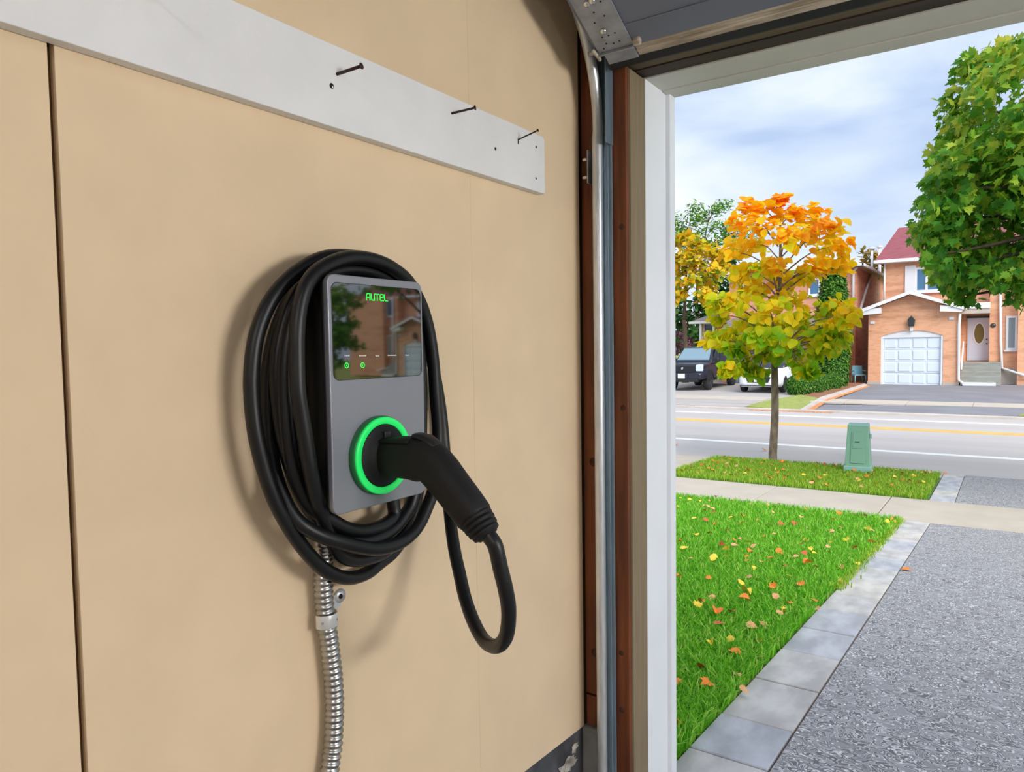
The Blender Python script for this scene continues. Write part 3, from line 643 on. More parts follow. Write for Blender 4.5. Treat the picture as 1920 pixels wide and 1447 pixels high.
ap = empty('driveway_apron', (0, 11.1, 0), 'short speckled asphalt apron between sidewalk and road', 'driveway', kind='structure')
def AP(o): o.matrix_parent_inverse = Matrix.Translation((0, 11.1, 0)).inverted(); return o
AP(slab('asphalt', strip(0.37, 2.90, 11.1, 14.0), 'asphalt_speckled', 0.0, 0.1, ap)); AP(slab('joint_bed', strip(0.06, 0.375, 11.1, 14.0), 'joint_dark', -0.012, 0.1, ap))
yy = 11.1
while yy < 13.9:
    y2 = min(14.0, yy+0.483); k = len(ap.children); paver(0.065, 0.365, yy, y2, ap)
    for c in list(ap.children)[k:]: AP(c)
    yy = y2
for c in ap.children:
    if c.name.startswith('paver'): AP(c)
# sidewalk in slabs
sw = empty('sidewalk', (0, 9.55, 0), 'pale concrete sidewalk slabs crossing the driveway', 'sidewalk', kind='structure')
def SW(o): o.matrix_parent_inverse = Matrix.Translation((0, 9.55, 0)).inverted(); return o
SW(slab('joint_bed', strip(-16, 16, 9.55, 11.1), 'joint_dark', -0.02, 0.1, sw))
xs_ = [-0.383-1.523*k for k in range(10, 0, -1)]+[-0.383, 3.4]+[3.4+1.523*k for k in range(1, 8)]
for a, b in zip(xs_[:-1], xs_[1:]):
    p = SW(slab('slab', strip(a+0.006, b-0.006, 9.556, 11.094), 'walk_concrete', 0.0, 0.06, sw)); bv = p.modifiers.new('bevel', 'BEVEL'); bv.width = 0.006; bv.segments = 1; bv.limit_method = 'ANGLE'
# neighbour's drive at left, our lawns
st('neighbour_driveway', strip(-9.0, -3.82, YO+0.1, 9.55), 'asphalt_worn', 0.0, 0.1, 'pale worn driveway of the house next door', 'driveway')
st('neighbour_apron', strip(-9.0, -3.80, 11.1, 14.0), 'walk_concrete', 0.0, 0.1, 'pale concrete apron beside the boulevard grass', 'driveway')
lw_ = st('lawn', strip(-3.82, -0.108, YO+0.1, 9.55), 'turf_soil', -0.005, 0.1, 'green front lawn beside the paver border', 'lawn')
rl = st('side_lawn', strip(3.22, 16, YO+0.1, 9.55), 'turf_soil', -0.005, 0.1, 'green lawn on far side of the driveway', 'lawn')
BLV = [(-3.80, 11.1), (0.06, 11.1), (0.06, 13.4), (0.0, 13.72), (-0.25, 13.9), (-0.6, 13.97), (-3.80, 13.97)]
bl = st('boulevard_grass', BLV, 'turf_soil', -0.002, 0.1, 'grass strip between sidewalk and road with young tree', 'lawn')
st('boulevard_edge', [(0.06, 13.4), (0.06, 14.0), (-0.6, 14.0), (-0.6, 13.97), (-0.25, 13.9), (0.0, 13.72)], 'curb_concrete', -0.002, 0.1, 'concrete flare at the corner of the boulevard grass', 'kerb')
br_ = st('far_boulevard_grass', strip(2.92, 16, 11.1, 14.0), 'turf_soil', -0.004, 0.1, 'grass strip beyond the driveway apron under big maple', 'lawn')
# road and kerbs
rd = empty('road', (0, 14, 0), 'light grey two-lane road with painted lines', 'road', kind='structure')
def RD(o): o.matrix_parent_inverse = Matrix.Translation((0, 14, 0)).inverted(); return o
RD(slab('asphalt', strip(-70, 70, 14.12, 26.02), 'road_grey', 0.0, 0.1, rd))
for y, w, m_, nm in ((17.35, 0.13, 'line_white', 'edge_line'), (21.72, 0.12, 'line_yellow', 'centre_line'), (22.06, 0.12, 'line_yellow', 'centre_line'), (24.45, 0.15, 'line_white', 'edge_line')):
    RD(slab(nm, strip(-70, 70, y-w, y+w), m_, 0.004, 0.004, rd))
def kerb(name, y0, y1, zt_, label):
    b = MB(); b.box(-70, 70, y0, y1, -1.05, zt_); o = b.build(name, 'curb_concrete', bevel=0.03); tag(o, label, 'kerb', kind='structure')
b = MB(); b.box(-70, -0.55, 13.97, 14.13, -1.05, -0.79).box(-0.55, 2.95, 13.99, 14.13, -1.05, -0.80).box(2.95, 70, 13.99, 14.13, -1.05, -0.79)
tag(b.build('near_kerb', 'curb_concrete', bevel=0.02), 'concrete kerb along the boulevard side of the road', 'kerb', kind='structure')
kerb('far_kerb', 26.0, 26.16, -0.815, 'concrete kerb on the far side of the road')
# far side
st('far_ground', strip(-90, 90, 26.14, 110), 'far_grass', -0.05, 0.3, 'rough grass around the houses over the road', 'ground')
def pxy(L): return [tuple(float(c) for c in onG(*p)[:2]) for p in L]
fx = lambda x, y: tuple(float(c) for c in onG(x, y)[:2])
st('far_driveway', [fx(1513, 771.5), (1.2, 26.16), (2.2, 26.16), (2.2, 29.2), (5.2, 29.9), (5.2, 41.5), (-4.9, 41.5), fx(1622, 722.5)], 'asphalt_dark', 0.0, 0.1, 'dark asphalt driveway in front of white garage door over the road', 'driveway')
st('car_driveway', [(-16.0, 26.16), (-6.9, 26.16), fx(1412, 758.5), (-6.25, 33.0), (-6.4, 42.0), (-16.0, 42.0)], 'asphalt_worn', 0.0, 0.1, 'worn asphalt driveway under the pickup and white car', 'driveway')
fs = empty('far_sidewalk', (0, 29, 0), 'narrow pale sidewalk crossing the driveways over the road', 'sidewalk', kind='structure')
for k in range(16):
    xa, xb = {7: (-8.0, -7.0), 8: (-5.25, -4.0)}.get(k, (-22+2.0*k, -20+2.0*k))
    o = slab('slab', strip(xa+0.01, xb-0.01, 28.9, 30.5), 'walk_concrete', 0.006, 0.05, fs); o.matrix_parent_inverse = Matrix.Translation((0, 29, 0)).inverted()
vg = st('verge', [(-6.75, 26.17), fx(1498, 770.5), fx(1538, 748), fx(1500, 741), fx(1432, 753), fx(1410, 759)], 'far_grass', 0.03, 0.1, 'small triangle of grass between the two far driveways', 'lawn')
st('garden_bed', [fx(1538, 748), fx(1618, 722), (-5.0, 42), (-6.4, 42), fx(1500, 741)], 'garden_bed', 0.03, 0.1, 'brown garden bed with round shrubs between driveways', 'garden bed')
st('bed_edging', [fx(1500, 771), fx(1508, 771.3), fx(1545, 750.5), fx(1626, 723), fx(1620, 722), fx(1538, 748)], 'curb_concrete', 0.08, 0.16, 'pale stone edging along the garden bed', 'edging')
st('leaf_litter', [fx(1509, 771.2), fx(1520, 770.6), fx(1553, 751), fx(1632, 723.5), fx(1626, 722.7), fx(1546, 750)], 'rusty_litter', 0.012, 0.02, 'rust coloured leaf litter along the stone edging', 'leaves')
st('gutter_litter', [(-6.6, 25.9), (-3.85, 25.9), (-3.85, 25.99), (-6.6, 25.99)], 'rusty_litter', 0.02, 0.02, 'orange leaf litter in the far gutter', 'leaves')
st('right_verge', [(1.25, 26.17), (8, 26.17), (8, 30), (2.3, 30), (2.1, 29.3)], 'far_grass', 0.03, 0.1, 'leaf strewn grass verge beside the dark driveway', 'lawn')

# ------------------------------------------------------------------ grass blades
def grass(name, polyfn, n, hlo, hhi, wd, m, parent, seed, label):
    r = np.random.default_rng(seed); P = polyfn(r, n); n = len(P)
    z = np.array([G(y) for y in P[:, 1]]); h = r.uniform(hlo, hhi, n); a = r.uniform(0, 2*PI, n); ln = r.uniform(0.15, 0.9, n)*h; la = r.uniform(0, 2*PI, n)
    w = wd*r.uniform(0.6, 1.3, n); dx, dy = np.cos(a)*w, np.sin(a)*w; lx, ly = np.cos(la)*ln, np.sin(la)*ln
    V = np.zeros((n, 5, 3))
    V[:, 0] = np.stack([P[:, 0]-dx, P[:, 1]-dy, z-0.01], 1); V[:, 1] = np.stack([P[:, 0]+dx, P[:, 1]+dy, z-0.01], 1)
    V[:, 2] = np.stack([P[:, 0]+dx*.8+lx*.35, P[:, 1]+dy*.8+ly*.35, z+h*.6], 1); V[:, 3] = np.stack([P[:, 0]-dx*.8+lx*.35, P[:, 1]-dy*.8+ly*.35, z+h*.6], 1)
    V[:, 4] = np.stack([P[:, 0]+lx, P[:, 1]+ly, z+h*np.sqrt(np.clip(1-(ln/h*0.8)**2, .2, 1))], 1)
    b = np.arange(n)[:, None]*5
    Fi = np.concatenate([b+[[0, 1, 2]], b+[[0, 2, 3]], b+[[3, 2, 4]]], 0)
    o = big_mesh(name, V.reshape(-1, 3), Fi, m, parent); o['kind'] = 'stuff'; 
    if label: o['label'] = label
    return o
gm = leaf_mat('grass_blades', [(0.0, lin((84, 166, 28))), (0.45, lin((120, 204, 44))), (0.8, lin((156, 222, 72))), (1.0, lin((206, 230, 124)))], transl=0.35)
gm2 = leaf_mat('grass_blades_dry', [(0.0, lin((112, 168, 34))), (0.5, lin((152, 200, 52))), (0.85, lin((188, 212, 80))), (1.0, lin((222, 198, 110)))], transl=0.35)
def lawn_pts(r, n):
    y = 2.0+7.53*r.random(n)**1.35; lo = np.maximum(-3.8, 0.75-0.47*y-0.35); x = lo+(-0.10-lo)*r.random(n); return np.stack([x, y], 1)
grass('grass', lawn_pts, 100000, 0.04, 0.095, 0.0045, gm, lw_, 1, 'bright green grass blades of the front lawn')
grass('grass', lambda r, n: np.stack([r.uniform(-3.78, 0.03, n), r.uniform(11.12, 13.93, n)], 1), 26000, 0.04, 0.09, 0.005, gm2, bl, 2, 'green grass of the boulevard strip')
grass('grass', lambda r, n: (lambda x, y: np.stack([x, y], 1)[x < 0.75-0.47*y-0.30])(r.uniform(-3.8, -0.1, n), r.uniform(1.95, 9.5, n)), 60000, 0.04, 0.095, 0.0055, gm, lw_, 6, 'bright green grass blades of the front lawn')
grass('edge_tufts', lambda r, n: np.stack([-0.105+0.03*r.normal(size=n), r.uniform(5.5, 9.54, n)], 1), 1600, 0.03, 0.07, 0.004, gm2, lw_, 3, 'dry grass tufts along the pavers')
grass('grass', lambda r, n: np.stack([r.uniform(3.0, 7, n), r.uniform(11.12, 13.95, n)], 1), 6000, 0.04, 0.09, 0.008, gm2, br_, 4, 'green grass under the big maple')
# ================================================================== LEAVES AND TREES
def leaf_template(kind):
    """outline of one leaf in its own plane (tip along +y), unit length"""
    if kind == 'maple':
        H = [(0, 0), (.14, .06), (.36, -.02), (.33, .16), (.52, .30), (.36, .36), (.46, .62), (.20, .58), (.12, .76), (0, 1.0)]
    elif kind == 'round':
        H = [(0, 0), (.20, -.02), (.40, .14), (.46, .36), (.36, .62), (.18, .84), (0, 1.0)]
    else:
        H = [(0, 0), (.14, .15), (.18, .45), (.10, .8), (0, 1.0)]
    L = H+[(-x, y) for x, y in H[-2:0:-1]]
    c = (0, .38); V = [(c[0], c[1], 0.0)]+[(x, y, 0.10*abs(x)*2-0.10*(y-.4)**2) for x, y in L]
    n = len(L); Fc = [(0, 1+k, 1+(k+1) % n) for k in range(n)]
    return np.array(V), np.array(Fc)
TPL = {k: leaf_template(k) for k in ('maple', 'round', 'spray')}
def frames(r, n, spread=0.9, out=None):
    """random rotation matrices: leaf normal mostly upwards/outwards, tip hanging outwards"""
    nv = r.normal(size=(n, 3))*spread+np.array((0, 0, 0.9))
    if out is not None: nv += out*0.9
    nv /= np.linalg.norm(nv, axis=1)[:, None]
    t = r.normal(size=(n, 3))+np.array((0, 0, -0.5))
    if out is not None: t += out*1.0
    t -= nv*np.sum(t*nv, 1)[:, None]; t /= np.linalg.norm(t, axis=1)[:, None]
    return np.stack([np.cross(t, nv), t, nv], 2)
def leaf_cloud(name, P, Rm, S, kind, m, parent):
    V, Fc = TPL[kind]; n = len(P); k = len(V)
    W_ = np.einsum('nij,kj->nki', Rm, V)*S[:, None, None]+P[:, None, :]
    Fi = (Fc[None]+np.arange(n)[:, None, None]*k).reshape(-1, 3)
    o = big_mesh(name, W_.reshape(-1, 3), Fi, m, parent); o['kind'] = 'stuff'; return o
def leaf_meshes(kind, m, tag_):
    V, Fc = TPL[kind]; out = []
    for q in range(3):
        me = bpy.data.meshes.new('leaf_%s' % tag_); W_ = V.copy(); W_[:, 2] *= (0.6, 1.0, 1.8)[q]
        me.from_pydata([tuple(v) for v in W_], [], [tuple(int(i) for i in f) for f in Fc]); me.materials.append(m); out.append(me)
    return out
def leaf_objects(P, Rm, S, meshes, parent, base):
    for i in range(len(P)):
        o = bpy.data.objects.new('leaf', meshes[i % 3])
        M_ = Matrix(((*(Rm[i, 0]*S[i]), P[i, 0]-base[0]), (*(Rm[i, 1]*S[i]), P[i, 1]-base[1]), (*(Rm[i, 2]*S[i]), P[i, 2]-base[2]), (0, 0, 0, 1)))
        link(o, parent); o.matrix_basis = M_
def make_tree(name, label, base, fork, trunk_r, clusters, crad, per, size, kind, lmat, bark, seed, indiv=0, top=None, group=None, cat='tree', branch_every=1):
    r = np.random.default_rng(seed); base = np.array(base, float)
    e = empty(name, tuple(base), label, cat, group)
    fork = np.array(fork, float); top = np.array(top if top is not None else fork+np.array((0, 0, 1.0)), float)
    L = lambda p: np.array(p)-base
    tp = smooth_path([L(base+np.array((0, 0, -0.04))), L(base+(fork-base)*0.12), L(base+(fork-base)*.5+np.array((trunk_r*.3, 0, 0))), L(fork)], 5)
    n = len(tp); tr_ = [trunk_r*(1.35-0.5*min(1, i/(0.18*n))) if i < 0.18*n else trunk_r*(1.0-0.3*i/n) for i in range(n)]
    tr_ = [trunk_r*(1+0.45*math.exp(-i*1.2))*(1-0.28*i/n) for i in range(n)]
    MB().tube(tp, tr_, 12).build('trunk', bark, e)
    ld = smooth_path([L(fork-np.array((0, 0, .02))), L(fork+(top-fork)*.5+r.normal(size=3)*np.array((.08, .08, 0))), L(top)], 5)
    MB().tube(ld, list(np.linspace(trunk_r*.72, trunk_r*.1, len(ld))), 8).build('leader', bark, e)
    for i, c in enumerate(clusters):
        if i % branch_every: continue
        c = np.array(c, float); hz = np.linalg.norm((c-fork)[:2]); s = np.clip((c[2]-fork[2]-0.55*hz)/(top[2]-fork[2]+1e-6), 0, 0.92)
        a = fork+(top-fork)*s; md = a+(c-a)*.55+np.array((0, 0, .10*hz))+r.normal(size=3)*.03
        if c[2] < fork[2]: md = a+(c-a)*.5+np.array((0, 0, .2))
        bp = smooth_path([L(a), L(md), L(c)], 4); br0 = max(trunk_r*.30*(1-s*.6), 0.006)
        MB().tube(bp, list(np.linspace(br0, br0*.25, len(bp))), 6).build('branch', bark, e)
    C_ = np.array(clusters, float); idx = np.repeat(np.arange(len(C_)), per); n = len(idx)
    cr_ = np.array(crad)[idx] if hasattr(crad, '__len__') else np.full(n, crad)
    off = r.normal(size=(n, 3)); off /= np.linalg.norm(off, axis=1)[:, None]; off *= (r.random(n)**.5*cr_)[:, None]*np.array((1, 1, .72))
    P = C_[idx]+off; cen = (fork+top)/2; out = P-cen; out /= np.linalg.norm(out, axis=1)[:, None]+1e-6
    Rm = frames(r, n, 0.75, out); S = size*r.uniform(.65, 1.2, n)
    if indiv:
        d = np.linalg.norm(P-CAM, axis=1); order = np.argsort(d)
        # the ones that show: nearest inside the picture
        rel = P-CAM; zz = rel@_f; px_ = 960+FPX*(rel@_r)/zz; py_ = 723.5-FPX*(rel@_u)/zz
        vis = [i for i in order if 1240 < px_[i] < 1935 and -10 < py_[i] < 1450][:indiv]
        rest = np.ones(n, bool); rest[vis] = False
        leaf_objects(P[vis], Rm[vis], S[vis], leaf_meshes(kind, lmat, name), e, base)
        leaf_cloud('foliage', P[rest]-base, Rm[rest], S[rest], kind, lmat, e)
    else: leaf_cloud('foliage', P-base, Rm, S, kind, lmat, e)
    return e

mat('bark_young', lin((150, 136, 118)), 0.9, col2=lin((104, 88, 72)), scale=14, stretch=(1, 1, 0.35), bump=0.4, bscale=30)
mat('bark_dark', lin((84, 70, 56)), 0.95, var=0.3, scale=9, stretch=(1, 1, 0.3), bump=0.5, bscale=20)
# young maple turning from green through yellow to orange
ymat = leaf_mat('autumn_leaf', [(0.04, lin((128, 186, 24))), (0.24, lin((196, 214, 24))), (0.42, lin((246, 222, 28))), (0.62, lin((255, 204, 22))), (0.82, lin((255, 168, 20))), (1.0, lin((250, 134, 30)))], 1.2, 4.6, 0.42, 0.5)
tb = onG(1449, 869); TY = float(tb[1])
def cy(x, y, dy=0.0): return onY(x, y, TY+dy)
rr_ = np.random.default_rng(12)
spots = [(1410, 392), (1455, 380), (1385, 425), (1430, 420), (1478, 405), (1520, 402), (1548, 425), (1375, 468), (1415, 462), (1468, 448), (1510, 446), (1560, 460), (1395, 505), (1440, 495), (1538, 492), (1572, 492), (1405, 545), (1425, 528), (1468, 528), (1520, 512), (1378, 565), (1440, 580), (1482, 565), (1350, 572), (1400, 600), (1455, 612), (1500, 598), (1548, 582), (1572, 575), (1365, 620), (1420, 632), (1470, 640), (1520, 630), (1562, 605), (1580, 592), (1390, 650), (1440, 662), (1495, 660), (1545, 640), (1572, 638), (1370, 690), (1400, 692), (1418, 700), (1500, 690), (1522, 694), (1352, 590), (1555, 600), (1530, 655), (1350, 640), (1375, 655)]
clu = []; crd = []
for x, y in spots:
    half = 0.8 if y < 430 else 1.15
    dy = rr_.uniform(-half, half*.7); clu.append(cy(x+rr_.uniform(-5, 5), y+rr_.uniform(-5, 5), dy)); crd.append(0.20 if y > 680 else rr_.uniform(.25, .37))
make_tree('young_maple', 'young maple with yellow and orange autumn leaves on the boulevard', tuple(tb), cy(1452, 672), 0.088, clu, crd, 52, 0.185, 'round', ymat, 'bark_young', 21, 300, cy(1462, 372))

# large green maple beside the apron, trunk out of the picture
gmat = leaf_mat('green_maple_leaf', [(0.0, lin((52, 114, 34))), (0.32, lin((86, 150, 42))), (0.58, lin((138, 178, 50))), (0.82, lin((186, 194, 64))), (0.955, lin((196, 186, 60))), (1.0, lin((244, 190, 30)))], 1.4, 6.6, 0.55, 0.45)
gb = (3.9, 12.5, G(12.5)); rg_ = np.random.default_rng(33); clu = []; crd = []
edge = [(70, 1880), (95, 1850), (120, 1810), (150, 1788), (190, 1768), (230, 1778), (262, 1768), (300, 1764), (330, 1752), (370, 1738), (415, 1716), (450, 1730), (500, 1758), (530, 1778), (560, 1795)]
def left_limit(y): return np.interp(y, [e_[0] for e_ in edge], [e_[1] for e_ in edge])
k = 0
while k < 190:                                    # the side of the crown that reaches into the picture
    y = 75+485*rg_.random()**.8; x = left_limit(y)+14+rg_.random()**1.25*(1990-left_limit(y)); dy = rg_.uniform(-1.7, 1.5)
    if y > 505 and (1825 < x < 1895): continue
    if y > 520 and x > 1800 and x < 1900: continue
    if 130 < y < 215 and 1878 < x < 1915 and rg_.random() < .85: continue
    if x > 2060 or (y < 260 and rg_.random() < .3): continue
    clu.append(onY(x, y, 12.2+dy)); crd.append(min(rg_.uniform(.24, .44), .16+(x-left_limit(y))*.006)); k += 1
for x, y in ((1782, 520), (1796, 543), (1812, 554), (1772, 500), (1760, 478), (1806, 530), (1792, 512), (1744, 448), (1905, 545), (1930, 530), (1820, 520)): clu.append(onY(x, y, 12.0+rg_.uniform(-.8, .8))); crd.append(.22)
for _ in range(300):                              # rest of the crown
    v = rg_.normal(size=3); v /= np.linalg.norm(v); p = np.array((4.2, 12.4, 5.4))+v*np.array((3.6, 3.0, 3.3))*rg_.uniform(.55, 1)
    if p[0] < 2.1 or p[2] < 2.3: continue
    clu.append(p); crd.append(0.5)
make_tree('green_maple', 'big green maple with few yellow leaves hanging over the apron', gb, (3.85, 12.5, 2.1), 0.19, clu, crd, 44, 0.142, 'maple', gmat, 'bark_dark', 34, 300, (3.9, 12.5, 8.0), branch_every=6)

# trees over the road on the left
tmat1 = leaf_mat('locust_leaf', [(0.0, lin((52, 112, 34))), (0.5, lin((98, 156, 44))), (1.0, lin((160, 196, 70)))], transl=0.4)
tmat2 = leaf_mat('yellow_bush_leaf', [(0.0, lin((110, 144, 34))), (0.35, lin((196, 190, 34))), (0.75, lin((246, 206, 40))), (1.0, lin((250, 182, 40)))], transl=0.4)
tmat3 = leaf_mat('dark_leaf', [(0.0, lin((30, 74, 34))), (0.6, lin((54, 108, 48))), (1.0, lin((110, 146, 84)))], transl=0.25)
tmat4 = leaf_mat('purple_leaf', [(0.0, lin((92, 56, 78))), (0.6, lin((130, 86, 106))), (1.0, lin((170, 116, 116)))], transl=0.25)
tmat5 = leaf_mat('bronze_leaf', [(0.0, lin((120, 110, 50))), (0.5, lin((176, 150, 70))), (1.0, lin((214, 164, 90)))], transl=0.3)
def px_tree(name, label, basepx, Y, fork_px, top_px, trunk_r, spots, crad, per, size, kind, m, seed, depth=1.2, every=2, cat='tree'):
    r = np.random.default_rng(seed); b = onY(*basepx, Y); b[2] = G(Y)
    c = [onY(x+r.uniform(-4, 4), y+r.uniform(-4, 4), Y+r.uniform(-depth, depth)) for x, y in spots]
    return make_tree(name, label, tuple(b), onY(*fork_px, Y), trunk_r, c, crad, per, size, kind, m, 'bark_dark', seed, 0, onY(*top_px, Y), None, cat, every)
px_tree('feathery_tree', 'feathery green tree with bare twig tips behind the young maple', (1310, 690), 58, (1305, 560), (1330, 400), 0.22,
        [(1262, 420), (1280, 430), (1300, 412), (1318, 405), (1345, 395), (1360, 420), (1335, 430), (1310, 440), (1275, 450), (1350, 450), (1258, 445), (1365, 445), (1295, 460), (1330, 465), (1380, 470), (1400, 440), (1360, 480), (1230, 440), (1215, 470), (1240, 480), (1260, 410), (1300, 395), (1355, 388), (1290, 480), (1380, 430)], 0.85, 130, 0.36, 'spray', tmat1, 41)
px_tree('yellow_green_tree', 'bushy tree with yellow leaves left of the small porch', (1285, 690), 39, (1283, 600), (1290, 450), 0.16,
        [(1262, 455), (1285, 450), (1305, 455), (1320, 470), (1270, 480), (1295, 482), (1340, 478), (1258, 505), (1280, 508), (1310, 500), (1335, 505), (1262, 530), (1300, 525), (1325, 535), (1350, 500), (1255, 560), (1270, 550), (1238, 500), (1225, 530), (1320, 555), (1240, 470)], 0.62, 85, 0.30, 'round', tmat2, 42)
px_tree('dark_tree', 'dark green tree behind the pickup truck', (1300, 690), 52, (1300, 640), (1300, 560), 0.14,
        [(1258, 575), (1280, 585), (1305, 575), (1325, 580), (1262, 605), (1290, 605), (1310, 600), (1275, 625), (1300, 625), (1285, 645), (1255, 595), (1240, 600), (1230, 580), (1300, 648), (1330, 560), (1345, 575), (1320, 550), (1345, 522), (1362, 545), (1376, 520), (1352, 495), (1330, 515), (1370, 480), (1268, 560), (1262, 640)], 0.9, 90, 0.34, 'round', tmat3, 43)
px_tree('bronze_tree', 'bronze leaved tree at the edge of the white jamb', (1248, 690), 44, (1246, 620), (1246, 480), 0.12,
        [(1250, 470), (1252, 500), (1254, 540), (1256, 560), (1240, 520), (1235, 550), (1250, 580), (1225, 500), (1250, 440)], 0.45, 45, 0.26, 'round', tmat5, 44)
px_tree('purple_maple', 'low purple leaved maple behind the black pickup', (1268, 700), 40.2, (1268, 680), (1266, 640), 0.06,
        [(1252, 632), (1265, 625), (1278, 630), (1288, 636), (1258, 645), (1272, 645), (1284, 650), (1250, 655), (1266, 660), (1240, 640), (1290, 645)], 0.32, 55, 0.18, 'maple', tmat4, 45, 0.6, cat='shrub')
px_tree('far_bronze_tree', 'olive and bronze tree far behind the two flue pipes', (1635, 700), 62, (1635, 590), (1630, 480), 0.18,
        [(1622, 482), (1640, 475), (1655, 480), (1615, 500), (1632, 500), (1650, 500), (1625, 515), (1645, 518), (1662, 490), (1660, 510), (1675, 500)], 0.7, 60, 0.36, 'round', tmat5, 46)

# two street trees along the road, seen mirrored in the charger's display
def ball_tree(name, label, base, fork_z, cen, rad, ncl, crad, per, size, m, seed):
    r = np.random.default_rng(seed); c = []
    while len(c) < ncl:
        v = r.normal(size=3); v /= np.linalg.norm(v); c.append(np.array(cen)+v*np.array(rad)*r.uniform(.35, 1))
    make_tree(name, label, (base[0], base[1], G(base[1])), (base[0], base[1], fork_z), 0.13, c, crad, per, size, 'maple', m, 'bark_dark', seed, 0, (cen[0], cen[1], cen[2]+rad[2]*.8), None, 'tree', 2)
ball_tree('street_maple', 'green maple further along our side of the road', (10.3, 12.6), 2.0, (10.6, 12.6, 4.2), (1.9, 1.8, 1.9), 70, .45, 40, .2, gmat, 61)
ball_tree('street_maple', 'green maple on the far verge further along the road', (32.4, 29.6), 0.8, (32.4, 29.6, 3.2), (1.7, 1.7, 2.6), 60, .55, 40, .28, gmat, 62)

# evergreen column and clipped shrubs
cmat = leaf_mat('cedar_spray', [(0.0, lin((40, 86, 26))), (0.6, lin((74, 128, 38))), (1.0, lin((120, 164, 58)))], transl=0.2)
mat('shrub_core', lin((38, 70, 26)), 0.95, var=0.3, scale=4)
def shrub(name, label, c, rad, n, size, seed, m=cmat, shape='ball', group=None):
    """c: base centre; rad: half widths x,y and height"""
    r = np.random.default_rng(seed); e = empty(name, tuple(c), label, 'shrub', group)
    def pt(t, a):
        if shape == 'ball': w = math.sqrt(max(0, 1-(2*t*0.86-0.72)**2)) ; return w
        return (0.62+0.5*t-0.0*t)*(1 if t < .12 else 1)*(1-max(0, t-.12)**1.8*.88)/0.69
    core = MB(); core.loft([[(rad[0]*.86*pt(t, 0)*math.cos(a), rad[1]*.86*pt(t, 0)*math.sin(a), rad[2]*t*.95) for a in np.linspace(0, 2*PI, 18, endpoint=False)] for t in np.linspace(0.0, 0.99, 9)])
    core.build('inner_branches', 'shrub_core', e)
    t = r.random(n); a = r.uniform(0, 2*PI, n); w = np.array([pt(x, 0) for x in t])*r.uniform(.84, 1.04, n)
    P = np.stack([rad[0]*w*np.cos(a), rad[1]*w*np.sin(a), rad[2]*t], 1); out = np.stack([np.cos(a), np.sin(a), t-.4], 1)
    leaf_cloud('foliage', P, frames(r, n, .5, out*1.3), size*r.uniform(.7, 1.3, n), 'spray', m, e); return e
def base_on(x, Y): p = onY(x, 700, Y); return (float(p[0]), Y, G(Y)+0.03)
def half_w(x0, x1, Y): return abs(float(onY(x1, 600, Y)[0]-onY(x0, 600, Y)[0]))/2
Yc = 38.0
shrub('cedar', 'tall columnar cedar against the brick house corner', base_on(1561, Yc), (half_w(1532, 1590, Yc), 0.75, float(onY(1560, 498, Yc)[2])-G(Yc)), 9000, 0.17, 51, shape='col')
for i, (x0, x1, yt_, Y, s_, lb) in enumerate(((1474, 1522, 703, 32.3, 52, 'broad clipped shrub at the front of the garden bed'), (1503, 1546, 701, 33.7, 53, 'clipped round shrub beside the broad shrub'), (1530, 1558, 703, 34.9, 54, 'smaller clipped shrub nearest the stone edging'), (1547, 1578, 700, 36.1, 55, 'clipped shrub at the foot of the columnar cedar'))):
    xc = (x0+x1)/2; shrub('clipped_shrub', lb, base_on(xc, Y), (half_w(x0, x1, Y), half_w(x0, x1, Y), float(onY(xc, yt_, Y)[2])-G(Y)), 4200, 0.09, s_, cmat)

# ------------------------------------------------------------------ fallen leaves, one object each
FL = []
for nm, c in (('orange', (238, 138, 48)), ('yellow', (250, 206, 70)), ('tan', (226, 172, 120)), ('red_brown', (206, 96, 58))):
    m_ = mat('fallen_%s' % nm, lin(c), 0.7, var=0.18, scale=18)
    FL.append((nm.replace('_', ' '), leaf_meshes('maple', m_, 'fallen')+leaf_meshes('round', m_, 'fallen')))
rl_ = np.random.default_rng(77)
DROPPED = [(float(onG(1606, 887)[0]), float(onG(1606, 887)[1])+.17, .32), (float(tb[0]), float(tb[1]), .12)]
def drop(x, y, size, where, k=None, lift=0.05):
    if any((x-a)**2+(y-b)**2 < c*c for a, b, c in DROPPED): return
    DROPPED.append((x, y, size*1.7))
    k = int(rl_.choice(4, p=(.34, .26, .30, .10))) if k is None else k
    nm, ms = FL[k]; o = bpy.data.objects.new('fallen_leaf', ms[int(rl_.integers(6))]); link(o)
    o.location = (x, y, G(y)+lift); o.rotation_euler = (rl_.uniform(-.6, .6), rl_.uniform(-.6, .6), rl_.uniform(0, 6.28)); s = size*rl_.uniform(.7, 1.25); o.scale = (s, s, s*rl_.uniform(1, 3))
    tag(o, '%s fallen leaf lying on the %s' % (nm, where), 'leaf', '%s leaves on the %s' % (nm, where))
for _ in range(215):
    y = 2.3+7.1*rl_.random()**.9; lo = max(-3.7, 0.75-.47*y-.1); drop(lo+(-.18-lo)*rl_.random(), y, .075*(0.8+.05*rl_.normal()), 'front lawn', None, 0.065)
for _ in range(26): drop(-.13+.05*rl_.normal(), rl_.uniform(2.3, 9.4), .06, 'front lawn', None, 0.045)
for _ in range(125): drop(rl_.uniform(-3.6, -.05), rl_.uniform(11.2, 13.8), .07, 'boulevard grass', None, 0.06)
for p in ((1690, 1068),): q = onG(*p); drop(q[0], q[1], .07, 'driveway', 0, 0.008)
for p in ((1436, 846), (1775, 892), (1268, 835), (1352, 868)): q = onG(*p); drop(q[0], q[1], .12, 'road edge', 0, 0.012)
